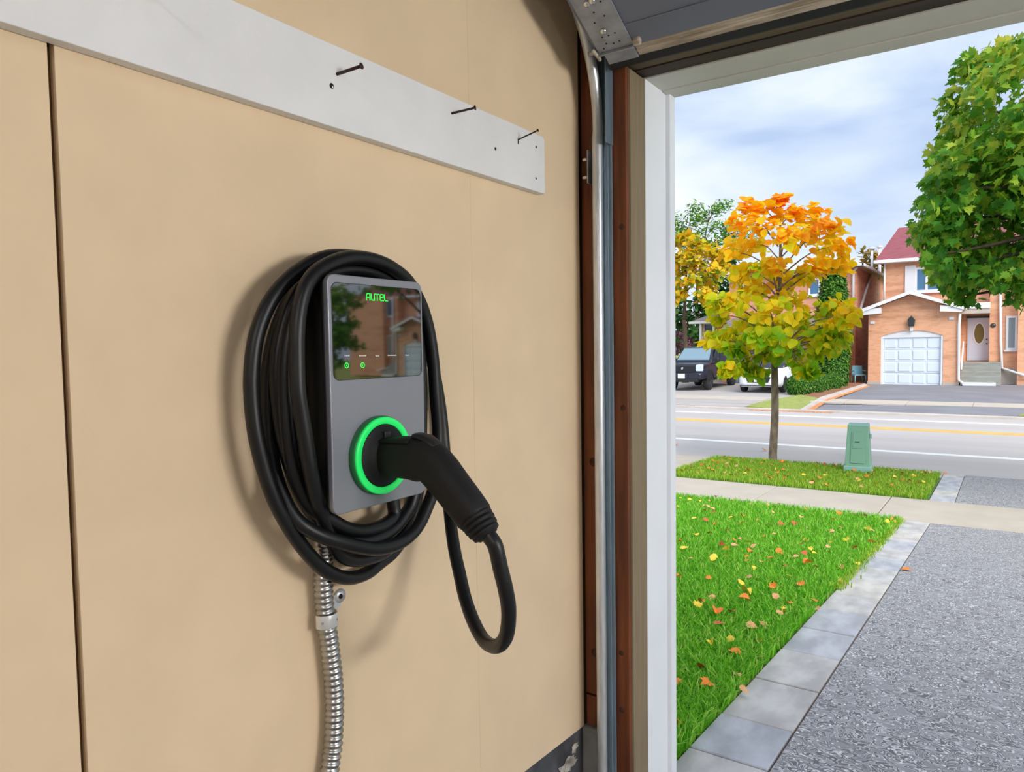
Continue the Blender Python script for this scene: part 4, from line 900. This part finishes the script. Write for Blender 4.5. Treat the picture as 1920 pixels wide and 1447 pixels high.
# ================================================================== HOUSES OVER THE ROAD
brick_mat('house_brick', lin((236, 176, 138)), lin((222, 156, 116)), lin((220, 182, 154)))
brick_mat('house_brick_red', lin((224, 160, 132)), lin((210, 140, 112)), lin((206, 162, 138)))
mat('trim_white', (0.80, 0.82, 0.85), 0.5, var=0.02, scale=1)
mat('door_white', lin((222, 233, 246)), 0.45)
mat('entry_door', lin((206, 210, 224)), 0.5)
mat('mauve_shingle', lin((144, 78, 86)), 0.9, var=0.12, scale=3, stretch=(1, 1, 6))
mat('grey_shingle', lin((128, 122, 124)), 0.9, var=0.12, scale=3, stretch=(1, 1, 6))
mat('pane_blue', lin((70, 118, 158)), 0.08, ior=1.6)
mat('pane_grey', lin((150, 166, 176)), 0.1, ior=1.6)
mat('pane_dark', lin((58, 60, 70)), 0.08, ior=1.6)
mat('pane_amber', lin((120, 104, 62)), 0.15)
mat('step_grey', lin((150, 152, 146)), 0.85, var=0.12, scale=2, stretch=(1, 1, 6))
mat('house_foundation', lin((190, 182, 172)), 0.9, var=0.08, scale=2)
mat('lantern_black', (0.03, 0.035, 0.04), 0.4)
def XZ(x0, y0, x1, y1, Y):
    a = onY(x0, (y0+y1)/2, Y)[0]; b = onY(x1, (y0+y1)/2, Y)[0]; t = onY((x0+x1)/2, y0, Y)[2]; c = onY((x0+x1)/2, y1, Y)[2]
    return float(a), float(b), float(c), float(t)
class Part:
    def __init__(s, root): s.r = root; s.inv = Matrix.Translation(root.location).inverted()
    def __call__(s, o, p=None):
        o.parent = s.r if p is None else p
        if p is None: o.matrix_parent_inverse = s.inv
        return o
def window(P, rect, Y, pane, frame=0.09, sill=True, name='window'):
    x0, x1, z0, z1 = rect; g = MB()
    g.box(x0, x1, Y-0.06, Y+0.02, z1-frame, z1).box(x0, x1, Y-0.06, Y+0.02, z0, z0+frame).box(x0, x0+frame, Y-0.06, Y+0.02, z0+frame, z1-frame).box(x1-frame, x1, Y-0.06, Y+0.02, z0+frame, z1-frame)
    w = P(g.build(name, 'trim_white', bevel=0.008)); P(MB().box(x0+frame, x1-frame, Y-0.02, Y+0.0, z0+frame, z1-frame).build('pane', pane), w)
    if sill: P(MB().box(x0-0.06, x1+0.06, Y-0.12, Y, z0-0.07, z0).build('sill', 'trim_white', bevel=0.01), w)
    return w
def pipe(P, pts, r=0.05, name='downspout', m='trim_white'): return P(MB().tube(pts, r, 8).build(name, m))

GZ = G(40.0)
hr = empty('brick_house', (-2.9, 40.0, GZ), 'orange brick house with white garage door and mauve roof', 'house'); P = Part(hr)
X0, X1 = -4.79, -0.916; DXa, DXb, DZ0, DZ1 = XZ(1651.5, 633, 1768, 721, 40.0); DZ0 = GZ
zarch = float(onY(1709, 619, 40)[2]); zspr = float(onY(1653, 631, 40)[2]); zev = 3.05; zpk = 3.72; xc = (DXa+DXb)/2
arcp = [(DXa+(DXb-DXa)*k/14, zspr+(zarch-zspr)*math.sin(PI*k/14)**0.8) for k in range(15)]
P(MB().prism([(X0, GZ), (DXa, GZ), (DXa, zspr), (X0, zspr)], 'xz', 40.0, 40.25).build('brick_pier', 'house_brick'))
P(MB().prism([(DXb, GZ), (X1, GZ), (X1, zspr), (DXb, zspr)], 'xz', 40.0, 40.25).build('brick_pier', 'house_brick'))
P(MB().prism([(X0, zspr)]+arcp+[(X1, zspr), (X1, zev), (-2.94, zpk), (X0, zev)], 'xz', 40.0, 40.25).build('brick_gable', 'house_brick'))
P(MB().box(X0, X0+0.25, 40.25, 42.2, GZ, zev).build('brick_side', 'house_brick')); P(MB().box(X1-0.25, X1, 40.25, 42.2, GZ, zev).build('brick_side', 'house_brick'))
P(MB().box(X0-0.02, DXa, 39.98, 40.1, GZ-0.05, GZ+0.14).box(DXb, X1+0.02, 39.98, 40.1, GZ-0.05, GZ+0.14).build('plinth', 'house_foundation'))
# garage door with frame, fan panel and raised panels
fr = P(MB().box(DXa, DXa+0.09, 40.02, 40.2, GZ, zspr).box(DXb-0.09, DXb, 40.02, 40.2, GZ, zspr).build('garage_door_frame', 'trim_white'))
P(MB().prism([arcp[0]]+arcp[1:-1]+[arcp[-1], (DXb, zspr-0.06), (DXa, zspr-0.06)], 'xz', 40.06, 40.2).build('fan_panel', 'trim_white'), fr)
gd = P(MB().box(DXa+0.09, DXb-0.09, 40.14, 40.2, GZ, zspr-0.06).build('garage_door', 'door_white'))
gw = (DXb-DXa-0.18)/4; gh = (zspr-0.06-GZ)/4
for i in range(4):
    for j in range(4):
        P(MB().box(DXa+0.09+gw*i+0.06, DXa+0.09+gw*(i+1)-0.06, 40.115, 40.142, GZ+gh*j+0.08, GZ+gh*(j+1)-0.08).build('door_panel', 'door_white', bevel=0.012), gd)
for j in (1, 2, 3): P(MB().box(DXa+0.09, DXb-0.09, 40.134, 40.141, GZ+gh*j-0.008, GZ+gh*j+0.008).build('section_joint', 'pane_grey'), gd)
# lantern
q = onY(1709, 603, 39.9); lt = P(MB().prism([(q[0]-.12, q[2]-.22), (q[0]+.12, q[2]-.22), (q[0]+.16, q[2]+.1), (q[0], q[2]+.3), (q[0]-.16, q[2]+.1)], 'xz', 39.78, 39.98).build('lantern', 'lantern_black', bevel=0.02))
P(MB().box(q[0]-.06, q[0]+.06, 39.9, 40.0, q[2]-.45, q[2]-.2).build('lantern_bracket', 'trim_white'), lt)
for x, y in ((1636, 605), (1784, 597)): q = onY(x, y, 40); P(MB().box(q[0]-.1, q[0]+.1, 39.95, 40.0, q[2]-.06, q[2]+.08).build('vent_cover', 'trim_white', bevel=0.01))
# garage roof with white rakes and gutters
ry = 39.55
def roof_plane(a, b, c, d, m, name, th=0.12): # four corners
    n_ = np.cross(np.array(b)-np.array(a), np.array(d)-np.array(a)); n_ = n_/np.linalg.norm(n_)*th
    if n_[2] > 0: n_ = -n_
    q_ = [np.array(x, float) for x in (a, b, c, d)]; g = MB(); g.v = [tuple(x) for x in q_]+[tuple(x+n_) for x in q_]
    g.f = [(0, 1, 2, 3), (7, 6, 5, 4), (0, 4, 5, 1), (1, 5, 6, 2), (2, 6, 7, 3), (3, 7, 4, 0)]; g.s = [False]*6
    return P(g.build(name, m))
roof_plane((-5.12, ry, 3.05), (-2.94, ry, 3.86), (-2.94, 42.3, 3.86), (-5.12, 42.3, 3.05), 'mauve_shingle', 'garage_roof')
roof_plane((-2.94, ry, 3.86), (-0.76, ry, 3.05), (-0.76, 42.3, 3.05), (-2.94, 42.3, 3.86), 'mauve_shingle', 'garage_roof')
for sg in (-1, 1):
    xe = -2.94+sg*2.2
    P(MB().prism([(-2.94, 3.90), (xe, 3.07), (xe, 2.90), (-2.94, 3.73)], 'xz', ry-0.06, ry).build('rake_board', 'trim_white'))
    P(MB().prism([(xe, 3.05), (xe-sg*0.95, 3.14), (xe-sg*0.95, 2.86), (xe-sg*.08, 2.80)], 'xz', ry, 40.0).build('eave_return', 'trim_white'))
    P(MB().box(xe-0.06, xe+0.06, ry, 42.3, 2.93, 3.06).build('gutter', 'trim_white', bevel=0.02))
# main block
ZE = 5.62
P(MB().box(-4.37, 5.2, 42.0, 50.0, GZ, ZE).build('main_wall', 'house_brick'))
lft = onY(1685, 427, 46.0)
xl, zl = float(lft[0]), float(lft[2])
roof_plane((-4.75, 41.55, ZE), (5.8, 41.55, ZE), (5.8, 46.0, zl), (xl, 46.0, zl), 'mauve_shingle', 'main_roof', 0.15)
roof_plane((xl, 46.0, zl), (5.8, 46.0, zl), (5.8, 50.4, ZE), (-4.75, 50.4, ZE), 'mauve_shingle', 'main_roof', 0.15)
P(MB().add([(-4.75, 41.55, ZE), (xl, 46, zl), (-4.75, 50.4, ZE)], [(0, 1, 2)]).build('hip', 'mauve_shingle'))
P(MB().box(-4.80, 5.8, 41.47, 41.58, ZE-0.14, ZE+0.03).build('gutter', 'trim_white', bevel=0.02)); P(MB().box(-4.75, 5.2, 41.58, 42.0, ZE-0.14, ZE-0.09).build('soffit', 'trim_white'))
pipe(P, [(-4.33, 41.9, ZE-0.1), (-4.33, 41.9, 3.2)], 0.045)
sh = XZ(1697, 498, 1717, 547, 42.0); P(MB().box(sh[0], sh[1], 41.92, 42.0, sh[2], sh[3]).build('shutter', 'trim_white', bevel=0.01))
w1 = XZ(1715, 500, 1768, 547, 42.0); w_ = window(P, w1, 42.0, 'pane_blue', 0.11)
mx_ = XZ(1735.5, 500, 1739, 547, 42.0); P(MB().box(mx_[0], mx_[1]+.02, 41.95, 42.0, w1[2]+.1, w1[3]-.1).build('mullion', 'trim_white'), w_)
sh2 = XZ(1768, 498, 1786, 547, 42.0); P(MB().box(sh2[0], sh2[1], 41.92, 42.0, sh2[2], sh2[3]).build('shutter', 'trim_white', bevel=0.01))
# entry
ed = XZ(1813.5, 596, 1855, 675.5, 41.95); dz0, dz1 = ed[2], ed[3]
dr = P(MB().box(ed[0], ed[1], 41.93, 42.0, dz0, dz1).build('front_door', 'entry_door', bevel=0.01))
oc = onY(1836, 625, 41.93); ow, oh = half_w(1827, 1845, 41.93), 0.5*abs(float(onY(1836, 606, 41.93)[2]-onY(1836, 643, 41.93)[2]))
el = [(oc[0]+ow*math.cos(a), oc[2]+oh*math.sin(a)) for a in np.linspace(0, 2*PI, 24, endpoint=False)]
P(MB().prism([(oc[0]+(ow+.06)*math.cos(a), oc[2]+(oh+.06)*math.sin(a)) for a in np.linspace(0, 2*PI, 24, endpoint=False)], 'xz', 41.905, 41.935).build('oval_frame', 'trim_white'), dr)
P(MB().prism(el, 'xz', 41.89, 41.92).build('oval_pane', 'pane_amber'), dr)
for yy_ in (636, 644): q = onY(1850, yy_, 41.9); P(MB().box(q[0]-.03, q[0]+.03, 41.84, 41.93, q[2]-.03, q[2]+.03).build('door_knob', 'lantern_black', bevel=0.01), dr)
P(MB().box(ed[0]-0.05, ed[1]+0.0, 41.90, 42.0, dz1, dz1+0.10).build('door_head', 'lantern_black'))
cn_ = XZ(1810, 568, 1857, 590, 41.2); P(MB().box(-0.92, cn_[1], 40.7, 42.0, cn_[3]-0.28, cn_[3]).build('entry_canopy', 'trim_white', bevel=0.02)); P(MB().box(-0.90, cn_[1], 40.75, 42.0, cn_[3]-0.50, cn_[3]-0.28).build('canopy_soffit', 'house_foundation'))
zl_ = dz0-0.06; ns = 4
P(MB().box(-0.85, ed[1]+.5, 40.9, 42.0, GZ, zl_).build('landing', 'step_grey', bevel=0.02))
for k in range(ns): P(MB().box(-0.85, ed[1]+.5, 40.9-0.24*(ns-k), 40.9-0.24*(ns-k-1)+.02, GZ, GZ+(zl_-GZ)*(k+1)/(ns+1)).build('step', 'step_grey', bevel=0.015))
P(MB().prism([(40.1, GZ+0.75), (40.1, GZ+1.05), (41.6, dz0+.95), (41.6, dz0+.55)], 'yz', -0.83, -0.78).build('handrail', 'trim_white'))
# right wing
RWx = float(onY(1855.5, 600, 41.4)[0])
P(MB().box(RWx, 5.2, 41.4, 42.3, GZ, ZE).build('wing_wall', 'house_brick')); P(MB().box(RWx-.02, 5.2, 41.36, 41.42, GZ-.05, 0.12).build('plinth', 'house_foundation'))
window(P, XZ(1886, 592, 1908, 656, 41.4), 41.4, 'pane_grey', 0.10); window(P, XZ(1879, 476, 1912, 533, 41.4), 41.4, 'pane_blue', 0.10)
P(MB().box(float(onY(1909, 600, 41.1)[0]), 5.2, 40.9, 41.4, GZ, ZE).build('wing_wall', 'house_brick'))
q = onY(1862, 610, 41.3); P(MB().lathe([(0.11, 0), (0.11, .03), (.05, .06), (0, .06)], (q[0], 41.4, q[2]), (0, -1, 0), 14).build('wall_lamp', 'pane_dark'))
pipe(P, [onY(1800, 588, 39.93), onY(1798, 610, 39.93), onY(1797.5, 712, 39.93), onY(1806, 719, 39.6)], 0.06)
pipe(P, [onY(1876, 470, 41.3), onY(1876.5, 640, 41.3), onY(1879, 690, 41.3), onY(1935, 708, 40.6)], 0.06)
P(MB().box(-0.75, 0.55, 39.75, 39.93, GZ, GZ+0.16).build('front_kerb', 'trim_white', bevel=0.02))
hr2 = copy_tree(hr); hr2.location = (36.0, 41.0, GZ); tag(hr2, 'matching brick house further along the far side of the road', 'house')

for lx, ly, lb in ((-31.5, 43.0, 'brick house beyond the trees on the pickup side'), (15.0, 41.0, 'brick house next door to the one with white garage door')):
    h_ = copy_tree(hr); h_.location = (lx, ly, G(ly)); tag(h_, lb, 'house')

# middle house behind the young maple
hm = empty('corner_house', (-9.0, 42.0, G(42)), 'reddish brick house with white downspouts behind the young maple', 'house'); P = Part(hm); gz = G(42)
P(MB().box(-12.4, -5.7, 42.0, 52.5, gz, 5.50).build('wall', 'house_brick_red')); P(MB().box(-5.72, -5.66, 41.97, 52.5, gz-.05, 0.15).build('foundation', 'house_foundation'))
roof_plane((-12.9, 41.5, 5.52), (-5.3, 41.5, 5.52), (-7.0, 47.0, 6.0), (-10.5, 47.0, 6.0), 'grey_shingle', 'roof')
P(MB().add([(-5.3, 41.5, 5.52), (-5.3, 52.9, 5.52), (-7.0, 47.0, 6.0)], [(0, 1, 2)]).add([(-12.9, 41.5, 5.52), (-10.5, 47, 6.0), (-12.9, 52.9, 5.52)], [(0, 1, 2)]).build('roof_hip', 'grey_shingle'))
P(MB().box(-12.9, -5.25, 41.42, 41.52, 5.42, 5.58).box(-5.35, -5.25, 41.42, 52.9, 5.42, 5.58).build('gutter', 'trim_white', bevel=0.02)); P(MB().box(-12.9, -5.35, 41.52, 42.0, 5.42, 5.46).box(-5.7, -5.35, 41.52, 52.9, 5.42, 5.46).build('soffit', 'house_foundation'))
window(P, XZ(1516, 522, 1538, 554, 42.0), 42.0, 'pane_blue', 0.09); window(P, XZ(1392, 515, 1430, 552, 42.0), 42.0, 'pane_blue', 0.09)
pipe(P, [(-5.62, 41.9, 5.42), (-5.80, 41.9, 5.2), (-5.80, 41.9, float(onY(1603, 598, 41.9)[2]))], 0.06)
pipe(P, [(-5.62, 46.5, 5.35), (-5.62, 42.1, float(onY(1603, 598, 41.9)[2]))], 0.07)
P(MB().prism([(39.1, 2.1), (42.0, 2.95), (42.0, 2.75), (39.1, 1.95)], 'yz', -12.2, -5.75).build('lower_roof', 'grey_shingle')); P(MB().box(-12.0, -6.0, 39.4, 42.0, gz, 2.0).build('lower_wall', 'house_brick_red'))
P(MB().box(-11.6, -9.2, 39.36, 39.42, gz, 1.45).build('garage_door', 'door_grey'))
for x0, x1, yt_, yb_ in ((1632, 1637, 468, 508), (1646, 1652, 465, 515)):
    Yp = 47.0 if x0 < 1640 else 50.0; a = onY((x0+x1)/2, yb_, Yp); b = onY((x0+x1)/2, yt_, Yp)
    fp = P(MB().tube([(a[0], Yp, 5.3), (a[0], Yp, b[2])], half_w(x0, x1, Yp), 10).build('flue_pipe', 'trim_white')); P(MB().lathe([(.14, 0), (.17, .05), (.17, .12), (0, .16)], (a[0], Yp, b[2]), (0, 0, 1), 10).build('flue_cap', 'trim_white'), fp)
# small white porch further left
Yp = 45.0; q0 = XZ(1310, 602, 1368, 690, Yp); pz = G(Yp)
hp = empty('porch_house', (q0[0]+1, Yp, pz), 'small house corner with white porch posts and grey hipped roof', 'house'); P = Part(hp)
pxl = lambda x, y: onY(x, y, Yp)
ez = float(pxl(1330, 603)[2]); xl_ = float(pxl(1297, 603)[0]); xr_ = xl_+2.9; pk = float(pxl(1345, 584)[2])
g = MB().add([(xl_, Yp-.5, ez), (xr_, Yp-.5, ez), (xr_, Yp+4, ez), (xl_, Yp+4, ez), (xl_+1.5, Yp+1.6, pk+.15), (xr_-1.2, Yp+1.6, pk+.15)], [(0, 1, 5, 4), (1, 2, 5), (2, 3, 4, 5), (3, 0, 4), (3, 2, 1, 0)]); P(g.build('roof', 'grey_shingle'))
P(MB().box(xl_, xr_, Yp-.56, Yp-.48, ez-.12, ez+.03).build('gutter', 'trim_white'))
for x in (1317.5, 1342): v = float(pxl(x, 640)[0]); P(MB().box(v-.07, v+.07, Yp-.42, Yp-.28, pz, ez-.1).build('post', 'trim_white', bevel=0.01))
va, vb = float(pxl(1317, 640)[0]), xr_-.3
P(MB().box(va, vb, Yp, Yp+3.6, pz, ez).build('wall', 'house_brick_red'))
wp = XZ(1320, 606, 1340, 658, Yp); window(P, wp, Yp, 'pane_dark', .05); 
P(MB().box(wp[0], wp[1], Yp-.05, Yp-.01, (wp[2]+wp[3])/2-.04, (wp[2]+wp[3])/2+.04).build('window_rail', 'house_foundation'))

# ================================================================== VEHICLES
mat('truck_paint', lin((44, 46, 60)), 0.22, 0.3, spec=0.6)
mat('truck_plastic', (0.015, 0.016, 0.018), 0.5)
mat('white_car_paint', lin((236, 240, 246)), 0.22, spec=0.6)
mat('car_glass', lin((120, 146, 158)), 0.06, ior=1.9)
mat('car_glass_dark', (0.02, 0.024, 0.03), 0.06, ior=1.8)
mat('tyre', (0.018, 0.018, 0.02), 0.8)
mat('rim_grey', lin((92, 92, 98)), 0.4, 0.6)
mat('lens', lin((206, 216, 228)), 0.1, ior=1.6)
mat('chrome', (0.75, 0.76, 0.78), 0.2, 1.0)
mat('plate_white', lin((232, 238, 248)), 0.5)
def sect(y, hw, z0, z1, r, top=1.0):
    out = []
    for x, z in rrect(-hw, hw, z0, z1, min(r, (z1-z0)/2-.01), 4):
        k = (z-z0)/(z1-z0); out.append((x*(1+(top-1)*k), y, z))
    return out
def wheel(P, x, y, r, w):
    t = P(MB().lathe([(r*.62, -w/2), (r*.92, -w/2), (r, -w/2+.04), (r, w/2-.04), (r*.92, w/2), (r*.62, w/2)], (x, y, r), (1, 0, 0), 28).build('tyre', 'tyre'))
    s = 1 if x > 0 else -1
    P(MB().lathe([(r*.62, 0), (r*.60, .02), (r*.2, -.02), (r*.12, .02), (0, .02)], (x+s*(w/2-.03), y, r), (s, 0, 0), 20).build('rim', 'rim_grey'), t)
    g = MB()
    for k in range(5):
        a = 2*PI*k/5; g.obox((x+s*(w/2-.005), y+r*.36*math.cos(a), r+r*.36*math.sin(a)), ((1, 0, 0), (0, math.cos(a), math.sin(a)), (0, -math.sin(a), math.cos(a))), (.015, r*.25, r*.07))
    P(g.build('spokes', 'rim_grey'), t)
class Loc:
    def __init__(s, r): s.r = r
    def __call__(s, o, p=None): o.parent = s.r if p is None else p; return o
p_ = onG(1289, 733); tk = empty('pickup_truck', (float(p_[0])-.25, float(p_[1]), G(p_[1])), 'black pickup truck with white front plate parked nose to the road', 'truck'); P = Loc(tk)
P(MB().loft([sect(.02, .88, .62, 1.10, .1), sect(.10, .96, .52, 1.15, .12), sect(.5, 1.0, .50, 1.20, .12), sect(1.4, 1.0, .48, 1.24, .12), sect(3.9, 1.0, .48, 1.26, .10), sect(5.6, 1.0, .50, 1.28, .08), sect(5.75, .98, .55, 1.25, .08)]).build('body', 'truck_paint'))
P(MB().loft([sect(1.35, .94, 1.15, 1.25, .04, .98), sect(1.75, .93, 1.15, 1.55, .05, .90), sect(2.15, .93, 1.15, 1.86, .09, .80), sect(2.6, .93, 1.15, 1.93, .10, .78), sect(3.7, .93, 1.15, 1.92, .10, .78), sect(3.95, .92, 1.15, 1.80, .10, .80), sect(4.02, .90, 1.15, 1.3, .05, .9)]).build('cab', 'truck_paint'))
P(MB().add([(-.80, 1.40, 1.335), (.80, 1.40, 1.335), (.68, 2.07, 1.86), (-.68, 2.07, 1.86), (-.80, 1.47, 1.29), (.80, 1.47, 1.29), (.68, 2.13, 1.80), (-.68, 2.13, 1.80)], [(0, 1, 2, 3), (7, 6, 5, 4), (0, 4, 5, 1), (1, 5, 6, 2), (2, 6, 7, 3), (3, 7, 4, 0)]).build('windscreen', 'car_glass'))
for s in (-1, 1):
    P(MB().prism([(1.75, 1.28), (2.25, 1.80), (2.75, 1.84), (2.75, 1.28)], 'yz', s*.86, s*.885).prism([(2.82, 1.28), (2.82, 1.84), (3.6, 1.82), (3.75, 1.28)], 'yz', s*.86, s*.885).build('side_window', 'car_glass_dark'))
    P(MB().loft([sect(1.62, .06, 1.20, 1.40, .04), sect(1.78, .12, 1.18, 1.42, .05), sect(1.86, .10, 1.2, 1.4, .04)]).build('mirror', 'truck_plastic')).location = (s*1.1, 0, 0)
    P(MB().loft([sect(-.01, .15, .88, 1.10, .05), sect(.08, .18, .86, 1.15, .05), sect(.26, .15, .90, 1.17, .05)]).build('headlamp', 'lens')).location = (s*.80, 0, 0)
    P(MB().lathe([(.07, 0), (.06, .02), (0, .025)], (s*.72, -.07, .62), (0, -1, 0), 12).build('fog_lamp', 'lens'))
    P(MB().prism([(.55, .48)]+[(1.05+.52*math.cos(a), .42+.50*math.sin(a)) for a in np.linspace(PI, 0, 12)]+[(1.6, .48)], 'yz', s*.985, s*1.03).build('wheel_arch', 'truck_plastic'))
    for y in (1.05, 4.6): wheel(P, s*.88, y, .41, .26)
    P(MB().box(s*.95, s*1.04, 1.7, 3.9, .44, .50).build('running_board', 'truck_plastic'))
gr_ = P(MB().prism(rrect(-.62, .62, .84, 1.10, .08), 'xz', -.03, .06).build('grille', 'truck_plastic')); P(MB().lathe([(.06, 0), (.05, .015), (0, .02)], (0, -.03, .99), (0, -1, 0), 12).build('emblem', 'chrome'), gr_)
for k in range(4): P(MB().box(-.58, .58, -.045, -.028, .875+.055*k, .89+.055*k).build('grille_bar', 'truck_paint'), gr_)
P(MB().loft([sect(-.12, .82, .58, .76, .06), sect(-.06, .95, .50, .80, .07), sect(.25, .99, .50, .80, .07)]).build('front_bumper', 'truck_paint')); P(MB().box(-.78, .78, -.11, .2, .40, .56).build('air_dam', 'truck_plastic', bevel=0.03))
P(MB().box(-.17, .17, -.16, -.12, .56, .76).build('number_plate', 'plate_white', bevel=0.01))

tk.scale = (1.0, 1.0, 1.08)
p_ = onG(1412, 737); wc = empty('white_car', (-8.12, float(p_[1]), G(p_[1])), 'white sedan with white front plate parked beside the pickup', 'car'); P = Loc(wc)
P(MB().loft([sect(0, .62, .34, .62, .1), sect(.08, .78, .26, .70, .12), sect(.28, .87, .22, .76, .14), sect(.7, .91, .20, .84, .16), sect(1.3, .92, .20, .92, .16), sect(3.6, .92, .22, 1.0, .14), sect(4.4, .86, .28, 1.0, .14), sect(4.55, .78, .36, .9, .14)]).build('body', 'white_car_paint'))
P(MB().loft([sect(1.15, .80, .80, .90, .04, .95), sect(1.6, .80, .80, 1.20, .08, .85), sect(2.1, .80, .80, 1.42, .12, .74), sect(2.6, .80, .80, 1.46, .12, .72), sect(3.3, .80, .80, 1.40, .12, .74), sect(4.0, .78, .80, 1.10, .1, .84), sect(4.25, .74, .80, 1.0, .08, .9)]).build('cabin', 'car_glass_dark'))
P(MB().loft([sect(2.02, .60, 1.39, 1.43, .015), sect(2.5, .61, 1.43, 1.485, .02), sect(3.2, .62, 1.39, 1.44, .02)]).build('roof_panel', 'white_car_paint'))
P(MB().add([(-.66, 1.25, .955), (.66, 1.25, .955), (.56, 2.0, 1.375), (-.56, 2.0, 1.375)], [(0, 1, 2, 3)]).build('windscreen', 'car_glass'))
P(MB().prism([(-.52, .60), (-.42, .40), (.42, .40), (.52, .60), (.2, .63), (-.2, .63)], 'xz', -.03, .10).build('grille', 'truck_plastic'))
P(MB().lathe([(.07, 0), (.06, .015), (0, .02)], (0, -.03, .58), (0, -1, 0), 14).build('emblem', 'chrome'))
P(MB().box(-.16, .16, -.07, -.03, .42, .54).build('number_plate', 'plate_white', bevel=0.008)); P(MB().prism([(-.80, .27), (.80, .27), (.76, .295), (-.76, .295)], 'xz', .02, .2).build('lip_line', 'truck_plastic'))
for s in (-1, 1):
    P(MB().add([(s*.52, .045, .64), (s*.86, .30, .70), (s*.88, .52, .76), (s*.66, .16, .70)], [(0, 1, 2, 3)]).add([(s*.52, .025, .645), (s*.87, .28, .705), (s*.89, .50, .775), (s*.66, .13, .715)], [(0, 1, 2, 3)]).build('headlamp', 'lens'))
    for y in (.85, 3.6): wheel(P, s*.82, y, .32, .21)
    P(MB().loft([sect(1.45, .04, .93, 1.02, .02), sect(1.55, .09, .90, 1.05, .04), sect(1.62, .07, .92, 1.03, .03)]).build('mirror', 'white_car_paint')).location = (s*.98, 0, 0)

wc.scale = (1.05, 1.05, 1.2)
# ================================================================== PEDESTAL, CHAIR
mat('pedestal_green', lin((136, 182, 160)), 0.5, var=0.04, scale=4)
mat('pedestal_base', lin((146, 190, 182)), 0.55, var=0.04, scale=4)
mat('pale_blue_plastic', lin((120, 186, 206)), 0.5)
q = onG(1606, 887); pb = empty('utility_pedestal', (float(q[0]), float(q[1])+.17, G(q[1])), 'pale green utility pedestal standing on the boulevard grass', 'utility box', rz=math.radians(4)); P = Loc(pb)
H_ = .80
def frus(z0, z1, a0, b0, a1, b1): return [[(x*a0, y*b0, z0) for x, y in ((-1, -1), (1, -1), (1, 1), (-1, 1))], [(x*a1, y*b1, z1) for x, y in ((-1, -1), (1, -1), (1, 1), (-1, 1))]]
P(MB().loft(frus(.10, H_, .198, .19, .158, .15), True, False).build('cabinet', 'pedestal_green', bevel=0.012))
P(MB().loft(frus(-.08, .12, .220, .21, .210, .20), True, False).build('base_skirt', 'pedestal_base', bevel=0.012))
P(MB().loft(frus(H_-.01, H_+.025, .164, .156, .152, .143), True, False).build('cap', 'pedestal_base', bevel=0.01))
def fy(z): return -(.19+(.15-.19)*(z-.10)/(H_-.10))-.001
def plate(z0, z1, w0, w1, th, name, par=None): return P(MB().add([(-w0, fy(z0)-th, z0), (w0, fy(z0)-th, z0), (w1, fy(z1)-th, z1), (-w1, fy(z1)-th, z1), (-w0, fy(z0)+.01, z0), (w0, fy(z0)+.01, z0), (w1, fy(z1)+.01, z1), (-w1, fy(z1)+.01, z1)], [(0, 1, 2, 3), (7, 6, 5, 4), (0, 4, 5, 1), (1, 5, 6, 2), (2, 6, 7, 3), (3, 7, 4, 0)]).build(name, 'pedestal_green', bevel=0.006), par)
dp_ = plate(.17, .70, .11, .095, .014, 'front_door'); plate(.42, .70, .075, .07, .022, 'raised_panel', dp_)
P(MB().box(-.04, .03, fy(.53)-.03, fy(.53)-.02, .525, .54).build('label_slot', 'pane_dark'), dp_); P(MB().lathe([(.018, 0), (.015, .012), (0, .014)], (-.05, fy(.08)-.018, .06), (0, -1, 0), 10).build('lock', 'pane_dark'))
P(MB().box(.17, .20, -.04, .02, .58, .66).build('side_latch', 'pedestal_base', bevel=0.006))
q = onY(1608, 712, 40.6); bc = empty('garden_chair', (float(q[0])+.05, 40.6, G(40.6)), 'pale blue plastic garden chair in the gap between houses', 'chair', rz=.5); P = Loc(bc)
P(MB().box(-.28, .28, -.26, .26, .40, .45).build('seat', 'pale_blue_plastic', bevel=0.02)); P(MB().prism([(-.28, .45), (.28, .45), (.24, .9), (-.24, .9)], 'xz', .20, .25).build('backrest', 'pale_blue_plastic', bevel=0.02))
for x in (-.25, .25):
    for y in (-.23, .23): P(MB().tube([(x*1.1, y*1.1, 0), (x, y, .42)], .03, 8).build('leg', 'pale_blue_plastic'))
    P(MB().box(x-.03, x+.03, -.24, .22, .62, .66).build('armrest', 'pale_blue_plastic', bevel=0.01))
